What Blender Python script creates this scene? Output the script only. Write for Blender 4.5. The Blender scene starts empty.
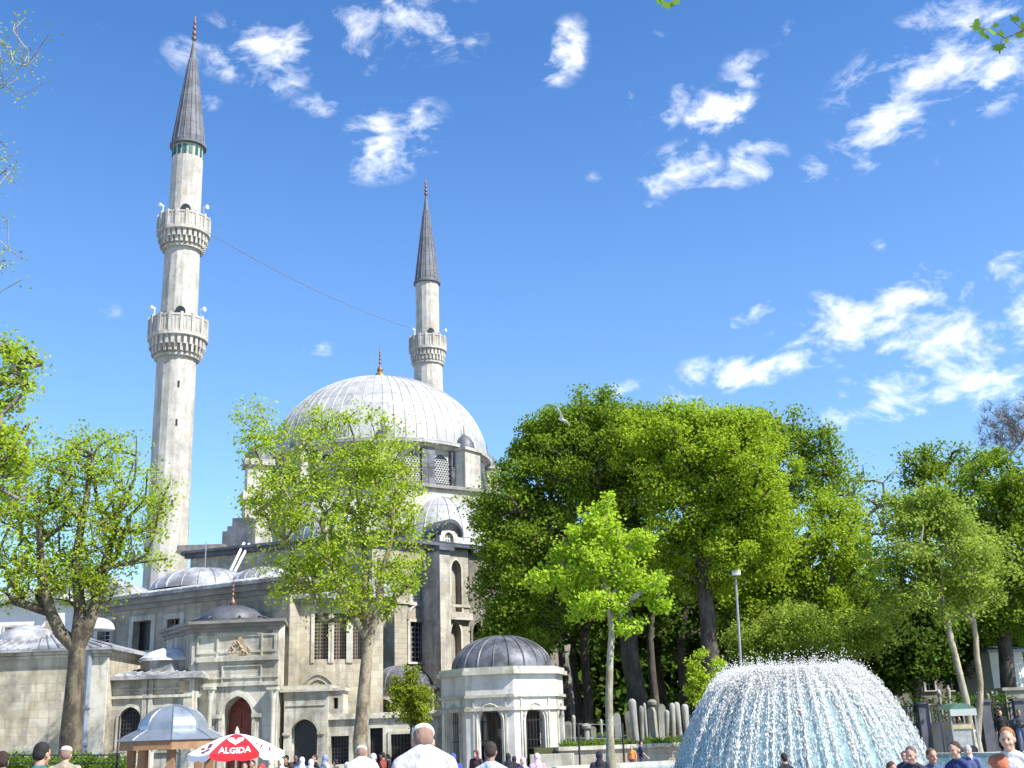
import bpy, math, random
import numpy as np
from mathutils import Vector, Matrix, Euler
random.seed(7)
R = math.radians
PI = math.pi
S = bpy.context.scene
COL = S.collection

# ------------------------------------------------------------------ camera
F = 1150.0
CAMZ = 1.65
SKYV = 1.04
CLOUDV = 7.2
EXPO = 0.88
PITCH = math.atan(349 / F)
ROLL = R(2.0)
CM = Matrix.Rotation(PI / 2 + PITCH, 3, 'X') @ Matrix.Rotation(-ROLL, 3, 'Z')
cam = bpy.data.cameras.new('camera')
cam.sensor_width = 36
cam.lens = F * 36 / 1024
cam.clip_end = 3000
camo = bpy.data.objects.new('camera', cam)
COL.objects.link(camo)
camo.matrix_world = Matrix.Translation((0, 0, CAMZ)) @ CM.to_4x4()
S.camera = camo


def ray(px, py):
    return (CM @ Vector(((px - 512) / F, (384 - py) / F, -1.0))).normalized()


def at(px, py, Y):
    d = ray(px, py)
    t = Y / d.y
    return Vector((d.x * t, Y, CAMZ + d.z * t))


def mpp(px, py, Y):
    """metres per pixel for a thing seen at that pixel and depth"""
    p = at(px, py, Y) - Vector((0, 0, CAMZ))
    return (CM.transposed() @ p).z * -1 / F


def sstep(a, b, x):
    t = min(1, max(0, (x - a) / (b - a)))
    return t * t * (3 - 2 * t)


def G(x, y):
    """height of the ground"""
    return -0.85 * sstep(16, 30, y) * sstep(1.0, -5.0, x)


# ------------------------------------------------------------------ node helpers
class NT:
    def __init__(s, tree):
        s.t = tree
        s.n = tree.nodes
        s.l = tree.links

    def add(s, typ, ins=None, **kw):
        nd = s.n.new(typ)
        for k, v in kw.items():
            setattr(nd, k, v)
        if ins:
            for k, v in ins.items():
                if isinstance(v, bpy.types.NodeSocket):
                    s.l.new(v, nd.inputs[k])
                else:
                    nd.inputs[k].default_value = v
        return nd

    def math(s, op, a, b=0.0, c=None, clamp=False):
        ins = {0: a, 1: b}
        if c is not None:
            ins[2] = c
        nd = s.add('ShaderNodeMath', ins, operation=op)
        nd.use_clamp = clamp
        return nd.outputs[0]

    def mix(s, f, a, b, typ='MIX'):
        nd = s.add('ShaderNodeMix', data_type='RGBA', blend_type=typ)
        for k, v in ((0, f), (6, a), (7, b)):
            if isinstance(v, bpy.types.NodeSocket):
                s.l.new(v, nd.inputs[k])
            else:
                nd.inputs[k].default_value = v if not isinstance(v, tuple) else (v + (1,))[:4]
        return nd.outputs[2]

    def noise(s, scale, detail=4, vec=None, rough=.55):
        nd = s.add('ShaderNodeTexNoise', {'Scale': scale, 'Detail': detail, 'Roughness': rough})
        if vec is not None:
            s.l.new(vec, nd.inputs['Vector'])
        return nd.outputs['Fac']

    def ramp(s, f, a, b, lo=0.0, hi=1.0):
        nd = s.add('ShaderNodeMapRange', {0: f, 1: a, 2: b, 3: lo, 4: hi})
        nd.clamp = True
        return nd.outputs[0]


def new_mat(name):
    m = bpy.data.materials.new(name)
    m.use_nodes = True
    nt = NT(m.node_tree)
    b = m.node_tree.nodes['Principled BSDF']
    return m, nt, b


_pl = {}


def plain(col, rough=.7, metal=0.0, var=.12, scale=3.0):
    key = (col, rough, metal, var, scale)
    if key in _pl:
        return _pl[key]
    m, nt, b = new_mat('paint_' + '_'.join(str(int(c * 100)) for c in col))
    pos = nt.add('ShaderNodeNewGeometry').outputs['Position']
    f = nt.noise(scale, 5, pos)
    c = nt.mix(nt.ramp(f, .3, .7), tuple(x * (1 - var) for x in col), tuple(min(1, x * (1 + var)) for x in col))
    nt.l.new(c, b.inputs['Base Color'])
    b.inputs['Roughness'].default_value = rough
    b.inputs['Metallic'].default_value = metal
    _pl[key] = m
    return m


def wall_vec(nt):
    """(along the wall, up) from world position and face normal"""
    g = nt.add('ShaderNodeNewGeometry')
    cr = nt.add('ShaderNodeVectorMath', operation='CROSS_PRODUCT')
    nt.l.new(g.outputs['True Normal'], cr.inputs[0])
    cr.inputs[1].default_value = (0, 0, 1)
    nm = nt.add('ShaderNodeVectorMath', operation='NORMALIZE')
    nt.l.new(cr.outputs[0], nm.inputs[0])
    dt = nt.add('ShaderNodeVectorMath', operation='DOT_PRODUCT')
    nt.l.new(nm.outputs[0], dt.inputs[0])
    nt.l.new(g.outputs['Position'], dt.inputs[1])
    sx = nt.add('ShaderNodeSeparateXYZ')
    nt.l.new(g.outputs['Position'], sx.inputs[0])
    cb = nt.add('ShaderNodeCombineXYZ')
    nt.l.new(dt.outputs['Value'], cb.inputs[0])
    nt.l.new(sx.outputs[2], cb.inputs[1])
    return g, cb.outputs[0], sx


def stone(name, c1, c2, grime=(.12, .11, .09), amount=.5, bw=.9, bh=.38, mortar=.6, bump=.25, streak=.5):
    m, nt, b = new_mat(name)
    g, vec, sx = wall_vec(nt)
    pos = g.outputs['Position']
    br = nt.add('ShaderNodeTexBrick', {'Scale': 1.0, 'Mortar Size': .012, 'Mortar Smooth': .4, 'Bias': 0.0,
                                       'Brick Width': bw, 'Row Height': bh})
    nt.l.new(vec, br.inputs['Vector'])
    br.inputs['Color1'].default_value = c1 + (1,)
    br.inputs['Color2'].default_value = c2 + (1,)
    br.inputs['Mortar'].default_value = tuple(x * mortar for x in c1) + (1,)
    wv = nt.add('ShaderNodeVectorMath', {0: nt.add('ShaderNodeTexNoise', {'Vector': vec, 'Scale': 1.3, 'Detail': 3}).outputs['Color'], 1: (.16, .07, 0)}, operation='MULTIPLY')
    nt.l.new(nt.add('ShaderNodeVectorMath', {0: vec, 1: wv.outputs[0]}, operation='ADD').outputs[0], br.inputs['Vector'])
    n1 = nt.noise(.45, 8, pos, .62)
    n2 = nt.noise(2.6, 8, pos, .65)
    mp = nt.add('ShaderNodeMapping', {'Scale': (1.6, 1.6, .22)})
    nt.l.new(pos, mp.inputs['Vector'])
    n3 = nt.noise(1.5, 6, mp.outputs[0], .6)
    dirt = nt.math('MULTIPLY', nt.ramp(n1, .47, .62), amount)
    n4 = nt.noise(1.1, 7, pos, .7)
    c = nt.mix(dirt, br.outputs['Color'], grime)
    c = nt.mix(nt.ramp(n4, .5, .66, 0, amount * .8), c, (.30, .23, .12))
    c = nt.mix(nt.math('MULTIPLY', nt.ramp(n3, .5, .6), streak), c, tuple(x * 1.2 for x in grime))
    c = nt.mix(nt.ramp(n2, .35, .7, .0, .4), c, (min(1, c2[0] * 1.35), min(1, c2[1] * 1.33), min(1, c2[2] * 1.25)))
    nt.l.new(c, b.inputs['Base Color'])
    b.inputs['Roughness'].default_value = .88
    h = nt.math('ADD', nt.math('MULTIPLY', br.outputs['Fac'], -.6), n2)
    bp = nt.add('ShaderNodeBump', {'Strength': bump, 'Distance': .06, 'Height': h})
    nt.l.new(bp.outputs[0], b.inputs['Normal'])
    return m


GRID = []


def lead(name, col, rough=.45, metal=.35, seams=0, centre=None, rows=0.0, z0=0, var=.25):
    """lead sheet; optional rows of horizontal laps by height"""
    m, nt, b = new_mat(name)
    g = nt.add('ShaderNodeNewGeometry')
    pos = g.outputs['Position']
    n = nt.noise(.9, 8, pos, .65)
    n2 = nt.noise(6, 5, pos)
    mp = nt.add('ShaderNodeMapping', {'Scale': (3, 3, .5)})
    nt.l.new(pos, mp.inputs['Vector'])
    n3 = nt.noise(1.2, 5, mp.outputs[0])
    c = nt.mix(nt.ramp(n, .42, .60), tuple(x * (1 - var) for x in col), tuple(min(1, x * (1 + var)) for x in col))
    c = nt.mix(nt.ramp(n3, .52, .7, 0, .55), c, tuple(x * .5 for x in col))
    if centre:
        GRID.append((nt, pos, c, seams, rows, col, b))
    if rows:
        sx = nt.add('ShaderNodeSeparateXYZ')
        nt.l.new(pos, sx.inputs[0])
        fr = nt.math('FRACT', nt.math('DIVIDE', sx.outputs[2], rows))
        c = nt.mix(nt.ramp(fr, .0, .09, .55, 0), c, tuple(x * .35 for x in col))
    nt.l.new(c, b.inputs['Base Color'])
    b.inputs['Roughness'].default_value = rough
    b.inputs['Metallic'].default_value = metal
    bp = nt.add('ShaderNodeBump', {'Strength': .25, 'Distance': .05, 'Height': nt.math('ADD', n, nt.math('MULTIPLY', n2, .4))})
    nt.l.new(bp.outputs[0], b.inputs['Normal'])
    return m


def leafmat(name, c1, c2, trans=.42):
    m = bpy.data.materials.new(name)
    m.use_nodes = True
    nt = NT(m.node_tree)
    nt.n.remove(nt.n['Principled BSDF'])
    out = nt.n['Material Output']
    g = nt.add('ShaderNodeNewGeometry')
    n = nt.noise(.55, 3, g.outputs['Position'])
    f = nt.math('ADD', nt.math('MULTIPLY', g.outputs['Random Per Island'], .45), nt.ramp(n, .35, .65, 0, .55), clamp=True)
    c = nt.mix(f, c1, c2)
    d = nt.add('ShaderNodeBsdfDiffuse', {'Color': c})
    t = nt.add('ShaderNodeBsdfTranslucent', {'Color': nt.mix(.5, c, tuple(min(1, x * 1.5) for x in c2))})
    gl = nt.add('ShaderNodeBsdfGlossy', {'Roughness': .6, 'Color': (.35, .5, .15, 1)})
    mx = nt.add('ShaderNodeMixShader', {0: trans, 1: d.outputs[0], 2: t.outputs[0]})
    m2 = nt.add('ShaderNodeMixShader', {0: .05, 1: mx.outputs[0], 2: gl.outputs[0]})
    nt.l.new(m2.outputs[0], out.inputs['Surface'])
    return m


def barkmat(name, c1, c2, scale=2.5, blotch=False):
    m, nt, b = new_mat(name)
    pos = nt.add('ShaderNodeNewGeometry').outputs['Position']
    mp = nt.add('ShaderNodeMapping', {'Scale': (1, 1, .35 if not blotch else .6)})
    nt.l.new(pos, mp.inputs['Vector'])
    n = nt.noise(scale, 6, mp.outputs[0], .6)
    n2 = nt.noise(scale * 5, 5, mp.outputs[0], .6)
    c = nt.mix(nt.ramp(n, .42, .56), c1, c2)
    c = nt.mix(nt.ramp(n2, .45, .7, 0, .6), c, tuple(x * .55 for x in c1))
    nt.l.new(c, b.inputs['Base Color'])
    b.inputs['Roughness'].default_value = .9
    bp = nt.add('ShaderNodeBump', {'Strength': .6, 'Distance': .05, 'Height': n2})
    nt.l.new(bp.outputs[0], b.inputs['Normal'])
    return m


M = {}
M['cream'] = stone('cream_limestone', (.57, .53, .42), (.40, .36, .27), amount=.8, mortar=.55)
M['pale'] = stone('pale_limestone', (.56, .54, .48), (.42, .40, .34), grime=(.12, .11, .10), amount=.65, bw=.8, bh=.4)
M['minaret'] = stone('minaret_limestone', (.52, .50, .45), (.42, .40, .355), grime=(.20, .19, .17), amount=.6, bw=1.0, bh=.55, mortar=.7, streak=.6)
M['marble'] = stone('grey_marble', (.58, .565, .50), (.46, .44, .38), grime=(.11, .10, .085), amount=.7, bw=1.4, bh=.6, mortar=.6, streak=.75)
M['white_marble'] = stone('white_marble', (.62, .61, .58), (.55, .54, .51), grime=(.22, .21, .19), amount=.45, bw=1.5, bh=.7, mortar=.75)
M['weathered'] = stone('weathered_stone', (.40, .37, .30), (.32, .29, .23), amount=.65, bw=.7, bh=.32, bump=.45)
M['darkstone'] = stone('shade_dark_stone', (.25, .235, .20), (.18, .17, .145), grime=(.06, .055, .05), amount=.6, bw=.7, bh=.3)  # dark tones carry the shade of walls behind the trees
M['brownbar'] = plain((.17, .14, .11), .7, .2, .2)
M['dado'] = plain((.5, .5, .48), .8, 0, .15)
M['trim'] = stone('worn_trim_stone', (.56, .54, .47), (.48, .46, .39), grime=(.13, .12, .10), amount=.65, bw=1.1, bh=3.0, mortar=.6, streak=.6)
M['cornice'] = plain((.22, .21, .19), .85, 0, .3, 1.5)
M['lead'] = lead('weathered_lead', (.31, .315, .325), .6, .15, var=.4)
M['leadlight'] = lead('pale_lead_dome', (.40, .40, .39), .55, .1, rows=1.1, var=.16)
M['leadgrid'] = lead('pale_lead_sheets', (.41, .41, .40), .55, .08, rows=1.0, var=.16, centre=True, seams=64)
M['leaddark'] = lead('dark_lead', (.10, .105, .12), .55, .2)
M['leadblue'] = lead('blue_grey_lead', (.105, .11, .125), .55, .2, var=.5)
M['spire'] = lead('spire_lead', (.13, .135, .15), .75, .05, rows=1.3)
M['leadwhite'] = lead('white_patinated_lead', (.55, .56, .57), .5, .1)
M['gold'] = plain((.75, .52, .15), .3, .9, .1)
M['bronze'] = plain((.20, .11, .08), .5, .5, .2)
M['dark'] = plain((.012, .012, .014), .35, 0, .2)
M['glass'] = plain((.02, .023, .03), .12, 0, .3)
M['iron'] = plain((.03, .03, .035), .55, .3, .2)
M['irongrey'] = plain((.3, .31, .33), .5, .4, .1)
M['lattice'] = plain((.50, .50, .47), .8, 0, .1)
M['reddoor'] = plain((.20, .035, .02), .5, 0, .35, 4)
M['goldstone'] = plain((.42, .34, .22), .7, 0, .35, 3)
M['tile'] = plain((.015, .10, .075), .3, 0, .3, 6)
M['white'] = plain((.78, .78, .78), .6, 0, .04)
M['whitewash'] = plain((.68, .67, .63), .85, 0, .1, .8)
M['pipe'] = plain((.24, .28, .34), .5, .2, .1)
M['ochre'] = plain((.27, .155, .08), .8, 0, .25)
M['grave'] = stone('grave_marble', (.33, .325, .30), (.28, .275, .25), grime=(.08, .085, .06), amount=.9, bw=9, bh=9)  # grey lowered for the shade the stones stand in, with real grime over it


# ------------------------------------------------------------------ object helpers
def tag(o, label=None, cat=None, group=None, kind=None):
    if label:
        o['label'] = label
    if cat:
        o['category'] = cat
    if group:
        o['group'] = group
    if kind:
        o['kind'] = kind
    return o


def thing(name, label, cat, loc=(0, 0, 0), group=None):
    o = bpy.data.objects.new(name, None)
    COL.objects.link(o)
    o.location = loc
    o.empty_display_size = .3
    return tag(o, label, cat, group)


def absloc(o):
    v = Vector((0, 0, 0))
    while o is not None:
        v = v + Vector(o.location)
        o = o.parent
    return v


class MB:
    def __init__(s):
        s.v = []
        s.f = []

    def poly(s, pts):
        b = len(s.v)
        s.v += [tuple(p) for p in pts]
        s.f.append(tuple(range(b, b + len(pts))))
        return s

    def raw(s, vs, fs):
        b = len(s.v)
        s.v += [tuple(p) for p in vs]
        s.f += [tuple(b + i for i in f) for f in fs]
        return s

    def box(s, x0, x1, y0, y1, z0, z1, T=None):
        pts = [(x, y, z) for z in (z0, z1) for y in (y0, y1) for x in (x0, x1)]
        if T:
            pts = [T(*p) for p in pts]
        s.raw(pts, [(0, 2, 3, 1), (4, 5, 7, 6), (0, 1, 5, 4), (2, 6, 7, 3), (0, 4, 6, 2), (1, 3, 7, 5)])
        return s

    def prism(s, poly, z0, z1, T=None):
        n = len(poly)
        pts = [(x, y, z0) for x, y in poly] + [(x, y, z1) for x, y in poly]
        if T:
            pts = [T(*p) for p in pts]
        fs = [tuple(range(n - 1, -1, -1)), tuple(range(n, 2 * n))] + [(i, (i + 1) % n, n + (i + 1) % n, n + i) for i in range(n)]
        return s.raw(pts, fs)

    def lathe(s, prof, c=(0, 0), n=24, a0=0.0, a1=2 * PI, cap=True, phase=0.0):
        """prof: list of (r, z)"""
        full = abs(a1 - a0 - 2 * PI) < 1e-6
        m = n if full else n + 1
        vs = []
        for r, z in prof:
            for i in range(m):
                a = phase + a0 + (a1 - a0) * i / n
                vs.append((c[0] + r * math.cos(a), c[1] + r * math.sin(a), z))
        fs = []
        for k in range(len(prof) - 1):
            for i in range(n):
                j = (i + 1) % m
                fs.append((k * m + i, k * m + j, (k + 1) * m + j, (k + 1) * m + i))
        if cap and full:
            fs.append(tuple(range(m - 1, -1, -1)))
            fs.append(tuple(range((len(prof) - 1) * m, len(prof) * m)))
        return s.raw(vs, fs)

    def tube(s, pts, r, n=6, r2=None):
        pts = [Vector(p) for p in pts]
        N = len(pts)
        vs = []
        for i, p in enumerate(pts):
            d = (pts[min(i + 1, N - 1)] - pts[max(i - 1, 0)])
            d = d.normalized() if d.length > 1e-9 else Vector((0, 0, 1))
            a = d.cross(Vector((0, 0, 1)))
            if a.length < .05:
                a = d.cross(Vector((1, 0, 0)))
            a.normalize()
            b = d.cross(a)
            rr = r if r2 is None else r + (r2 - r) * i / max(1, N - 1)
            for k in range(n):
                t = 2 * PI * k / n
                vs.append(p + a * (rr * math.cos(t)) + b * (rr * math.sin(t)))
        fs = [(i * n + k, i * n + (k + 1) % n, (i + 1) * n + (k + 1) % n, (i + 1) * n + k) for i in range(N - 1) for k in range(n)]
        fs += [tuple(range(n - 1, -1, -1)), tuple(range((N - 1) * n, N * n))]
        return s.raw(vs, fs)

    def build(s, name, mat, parent=None, smooth=False):
        me = bpy.data.meshes.new(name)
        off = absloc(parent) if parent is not None else Vector((0, 0, 0))
        me.from_pydata([(v[0] - off.x, v[1] - off.y, v[2] - off.z) for v in s.v], [], s.f)
        me.materials.append(mat)
        if smooth:
            me.polygons.foreach_set('use_smooth', [True] * len(me.polygons))
            if smooth != 'all':
                try:
                    me.set_sharp_from_angle(angle=R(40))
                except Exception:
                    pass
        me.update()
        o = bpy.data.objects.new(name, me)
        COL.objects.link(o)
        if parent is not None:
            o.parent = parent
        return o


class Fac:
    """a vertical plane through two ground points given by (pixel column, depth)"""

    def __init__(s, pxa, Ya, pxb, Yb, py=690):
        a, b = at(pxa, py, Ya), at(pxb, py, Yb)
        s.o = Vector((a.x, a.y, 0))
        d = Vector((b.x - a.x, b.y - a.y, 0))
        s.len = d.length
        s.u = d.normalized()
        s.n = Vector((s.u.y, -s.u.x, 0))   # towards the camera

    def w(s, a, n, z):
        p = s.o + s.u * a + s.n * n
        return (p.x, p.y, z)

    def loc(s, px, py, n=0.0):
        d = ray(px, py)
        o = s.o + s.n * n
        t = (Vector((o.x, o.y, 0)).dot(s.n)) / d.dot(s.n)
        p = d * t
        p.z += CAMZ
        return (Vector((p.x, p.y, 0)) - s.o).dot(s.u), p.z

    def rect(s, x0, y0, x1, y1, n=0.0):
        a0, z1 = s.loc(x0, y0, n)
        a1, z0 = s.loc(x1, y1, n)
        a2, _ = s.loc(x0, y1, n)
        a3, _ = s.loc(x1, y0, n)
        _, z3 = s.loc(x1, y0, n)
        return ((a0 + a2) / 2, (a1 + a3) / 2, z0, (z1 + z3) / 2)


def arch_pts(s0, s1, zs, zt, n=10, pointed=True):
    """points of the arch curve from (s0,zs) over the crown to (s1,zs)"""
    w = (s1 - s0) / 2
    h = zt - zs
    out = []
    for i in range(n + 1):
        t = i / n
        a = PI * (1 - t)
        x, z = math.cos(a), math.sin(a)
        if pointed:
            z = z * .86 + .14 * (1 - abs(x)) * 1.0
        out.append((s0 + w + w * x, zs + h * z))
    return out


def wall_mesh(fac, s0, s1, z0, z1, ops, th=.5, mb=None, n0=0.0):
    """wall with openings; ops: (sa, sb, za, zb, arch_height)"""
    mb = mb or MB()
    W = fac.w
    ss = sorted(set([s0, s1] + [v for o in ops for v in o[:2] if s0 < v < s1]))
    zs = sorted(set([z0, z1] + [v for o in ops for v in o[2:4] if z0 < v < z1]))
    for i in range(len(ss) - 1):
        for k in range(len(zs) - 1):
            a, b, c, d = ss[i], ss[i + 1], zs[k], zs[k + 1]
            ms, mz = (a + b) / 2, (c + d) / 2
            if any(o[0] < ms < o[1] and o[2] < mz < o[3] for o in ops):
                continue
            mb.poly([W(a, n0, c), W(b, n0, c), W(b, n0, d), W(a, n0, d)])
    for o in ops:
        a, b, c, d, ah = o
        dd = d - ah
        mb.poly([W(a, n0, c), W(a, n0, dd), W(a, n0 - th, dd), W(a, n0 - th, c)])
        mb.poly([W(b, n0, dd), W(b, n0, c), W(b, n0 - th, c), W(b, n0 - th, dd)])
        mb.poly([W(b, n0, c), W(a, n0, c), W(a, n0 - th, c), W(b, n0 - th, c)])
        if ah <= 0:
            mb.poly([W(a, n0, d), W(b, n0, d), W(b, n0 - th, d), W(a, n0 - th, d)])
        else:
            P = arch_pts(a, b, dd, d)
            for (x0_, y0_), (x1_, y1_) in zip(P[:-1], P[1:]):
                mb.poly([W(x0_, n0, y0_), W(x1_, n0, y1_), W(x1_, n0, d), W(x0_, n0, d)])
                mb.poly([W(x1_, n0, y1_), W(x0_, n0, y0_), W(x0_, n0 - th, y0_), W(x1_, n0 - th, y1_)])
    # sides, top and back
    mb.poly([W(s0, n0, z0), W(s0, n0, z1), W(s0, n0 - th, z1), W(s0, n0 - th, z0)])
    mb.poly([W(s1, n0, z1), W(s1, n0, z0), W(s1, n0 - th, z0), W(s1, n0 - th, z1)])
    mb.poly([W(s0, n0, z1), W(s1, n0, z1), W(s1, n0 - th, z1), W(s0, n0 - th, z1)])
    return mb


def window(fac, parent, op, th=.5, sur=.16, proud=.06, bars=(4, 7), mat=None, paneM=None, barM=None, n0=0.0,
           name='window', br=.022, label=None, sill=True):
    """surround, recessed pane and iron grille for an opening"""
    a, b, c, d, ah = op
    W = lambda s, n, z: fac.w(s, n0 + n, z)
    mb = MB()
    dd = d - ah
    z0s = c - (0.02 if sill else sur)
    for (p, q) in ((a - sur, a), (b, b + sur)):
        mb.box(p, q, -.1, proud, z0s, dd if ah > 0 else d, W)
    if sill:
        mb.box(a - sur * 1.25, b + sur * 1.25, -.1, proud + .07, c - sur * .7, c - .02, W)
    if ah > 0:
        P = arch_pts(a, b, dd, d)
        Q = arch_pts(a - sur, b + sur, dd, d + sur)
        for i in range(len(P) - 1):
            f0, f1, g0, g1 = P[i], P[i + 1], Q[i], Q[i + 1]
            mb.poly([W(f0[0], proud, f0[1]), W(f1[0], proud, f1[1]), W(g1[0], proud, g1[1]), W(g0[0], proud, g0[1])])
            mb.poly([W(g0[0], proud, g0[1]), W(g1[0], proud, g1[1]), W(g1[0], -.1, g1[1]), W(g0[0], -.1, g0[1])])
            mb.poly([W(f1[0], proud, f1[1]), W(f0[0], proud, f0[1]), W(f0[0], -.1, f0[1]), W(f1[0], -.1, f1[1])])
    else:
        mb.box(a - sur, b + sur, -.1, proud, d + .002, d + sur, W)
    wo = mb.build(name, mat or M['trim'], parent)
    if label:
        wo['label'] = label
    pn = MB()
    q = -th + .06
    pn.poly([W(a - .05, q, c), W(b + .05, q, c), W(b + .05, q, d), W(a - .05, q, d)])
    pn.build('pane', paneM or M['glass'], wo)
    if bars:
        gb = MB()
        q = -th * .45
        for i in range(1, bars[0] + 1):
            x = a + (b - a) * i / (bars[0] + 1)
            top = d if ah <= 0 else dd + ah * .93 * math.sqrt(max(0, 1 - ((x - (a + b) / 2) / ((b - a) / 2)) ** 2))
            gb.box(x - br, x + br, q - br, q + br, c, top, W)
        for k in range(1, bars[1] + 1):
            z = c + (d - c) * k / (bars[1] + 1)
            a_, b_ = a, b
            if ah > 0 and z > dd:
                e = math.sqrt(max(0, 1 - ((z - dd) / ah) ** 2)) * (b - a) / 2
                a_, b_ = (a + b) / 2 - e, (a + b) / 2 + e
            gb.box(a_, b_, q - br * .8, q + br * .8, z - br, z + br, W)
        gb.build('grille', barM or M['irongrey'], wo)
    return wo


def dome_profile(r, h, z, n=12, lip=.0):
    """profile of a dome, base radius r and height h"""
    out = []
    # spherical cap when h<r, else ellipse
    for i in range(n + 1):
        a = (PI / 2) * i / n
        out.append((max(r * math.cos(a), .02), z + h * math.sin(a)))
    return out


def dome_mesh(c, r, h, z, ribs=24, ribr=.05, n=48, nprof=12, flat=.0):
    mb = MB()
    prof = dome_profile(r, h, z, nprof)
    mb.lathe(prof, c, n)
    for i in range(ribs):
        a = 2 * PI * (i + .5) / ribs
        pts = [(c[0] + (pr + .01) * math.cos(a), c[1] + (pr + .01) * math.sin(a), pz + .01) for pr, pz in prof[:-1]]
        mb.tube(pts, ribr, 4, ribr * .6)
    return mb


def finial_mesh(c, z, h, r):
    prof = [(r * .35, z), (r * .9, z + h * .06), (r, z + h * .12), (r * .6, z + h * .2), (r * .22, z + h * .26)]
    for k, (zz, rr) in enumerate(((.36, .5), (.5, .42), (.62, .36), (.73, .3))):
        prof += [(r * .15, z + h * (zz - .06)), (r * rr * .8, z + h * (zz - .03)), (r * rr, z + h * zz), (r * rr * .8, z + h * (zz + .03)), (r * .15, z + h * (zz + .06))]
    prof += [(r * .12, z + h * .85), (.01, z + h)]
    return MB().lathe(prof, c, 10)


# ------------------------------------------------------------------ light and sky
SUN = Vector((.85, -.53, 0)).normalized() * math.cos(R(47))
SUN.z = math.sin(R(47))
sl = bpy.data.lights.new('sun', 'SUN')
sl.energy = 4.9
sl.angle = R(.53)
sl.color = (1, .955, .88)
so = bpy.data.objects.new('sun', sl)
COL.objects.link(so)
so.rotation_euler = (-SUN).to_track_quat('-Z', 'Y').to_euler()
so.location = (30, -30, 80)

wd = bpy.data.worlds.new('World')
S.world = wd
wd.use_nodes = True
wt = NT(wd.node_tree)
bg = wd.node_tree.nodes['Background']
sky = wt.add('ShaderNodeTexSky')
sky.sky_type = 'NISHITA'
sky.sun_disc = False
sky.sun_elevation = R(47)
sky.sun_rotation = math.atan2(.85, -.53)
sky.air_density = 1.0
sky.dust_density = .25
sky.ozone_density = 3.0
hs = wt.add('ShaderNodeHueSaturation', {'Hue': .506, 'Saturation': 1.24, 'Value': SKYV, 'Color': sky.outputs[0]})
tc = wt.add('ShaderNodeTexCoord')
D = tc.outputs['Generated']
# clouds: direction ellipses broken up by noise  (px, py, rx, ry, angle, weight)
CL = [(262, 50, 42, 30, 10, .95), (345, 62, 30, 12, 0, .42), (395, 22, 52, 30, -10, .95), (440, 40, 35, 16, 0, .45), (395, 138, 38, 26, -25, 1.0), (372, 165, 24, 14, 0, .55),
      (318, 105, 22, 9, -10, .45), (188, 48, 24, 16, -30, .35), (207, 97, 12, 11, 20, .5), (566, 52, 16, 24, 15, .7), (555, 78, 12, 8, -20, .5),
      (745, 70, 18, 14, -25, .55), (672, 100, 14, 20, 25, .6), (634, 104, 14, 20, 25, .35), (665, 35, 12, 14, 25, .35), (724, 115, 27, 19, 0, 1.1),
      (680, 170, 30, 18, -15, .85), (697, 155, 16, 14, -25, .7), (757, 160, 20, 22, -35, .9), (735, 180, 22, 9, -20, .6), (822, 168, 22, 12, -15, .6), (805, 30, 28, 12, -15, .35), (592, 178, 8, 6, 20, .18),
      (900, 115, 48, 32, -30, 1.0), (935, 75, 70, 36, -22, 1.1), (985, 75, 50, 26, -20, .95), (985, 15, 60, 22, -12, .8), (875, 95, 28, 18, 0, .55), (920, 160, 16, 6, 0, .3),
      (725, 374, 62, 14, -10, .85), (670, 388, 56, 14, -6, .6), (845, 325, 52, 26, -18, 1.0), (905, 300, 50, 24, -25, 1.0), (950, 338, 62, 22, -10, .9), (990, 275, 36, 18, -35, .85),
      (880, 402, 66, 20, -10, .8), (965, 388, 70, 20, -8, .85), (1010, 335, 40, 34, 0, .8), (835, 415, 40, 16, 0, .6), (758, 309, 16, 9, -15, .5), (735, 322, 12, 7, -15, .35), (800, 345, 30, 14, -10, .6),
      (862, 268, 12, 7, -20, .4), (880, 246, 10, 7, -20, .4), (975, 245, 12, 8, -30, .4), (320, 350, 16, 8, 0, .35), (112, 311, 9, 6, 0, .25), (650, 208, 12, 6, 0, .3), (100, 25, 8, 6, 0, .15),
      (1150, 150, 90, 40, -20, 1.0), (1200, 330, 120, 50, -10, 1.0), (-180, 100, 60, 40, 0, .9), (-300, 350, 90, 30, 0, .9), (500, -150, 80, 40, 0, .8)]
acc = None
for (px, py, rx, ry, ang, wgt) in CL:
    c = ray(px, py)
    a = (ray(px + 10 * math.cos(R(ang)), py + 10 * math.sin(R(ang))) - c)
    a = (a - c * a.dot(c)).normalized()
    b = c.cross(a)
    rot = Matrix((a, b, c)).transposed().to_euler()
    cz = 1.0 / math.sqrt(1 + ((px - 512) / F) ** 2 + ((py - 384) / F) ** 2)
    mp = wt.add('ShaderNodeMapping', vector_type='TEXTURE')
    wt.l.new(D, mp.inputs['Vector'])
    mp.inputs['Location'].default_value = c
    mp.inputs['Rotation'].default_value = rot
    mp.inputs['Scale'].default_value = (rx / F * cz * 1.75, ry / F * cz * 1.75, .5)
    ln = wt.add('ShaderNodeVectorMath', {0: mp.outputs[0]}, operation='LENGTH').outputs['Value']
    v = wt.ramp(ln, 1.0, .1, 0, wgt)
    acc = v if acc is None else wt.math('MAXIMUM', acc, v)
mpn = wt.add('ShaderNodeMapping', {'Rotation': (0, R(22), 0), 'Scale': (1.0, 1.0, 1.7)})
wt.l.new(D, mpn.inputs['Vector'])
w1 = wt.add('ShaderNodeTexNoise', {'Vector': mpn.outputs[0], 'Scale': 9.0, 'Detail': 3})
dv = wt.add('ShaderNodeVectorMath', {0: w1.outputs['Color'], 1: (.075, .075, .075)}, operation='MULTIPLY')
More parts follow.
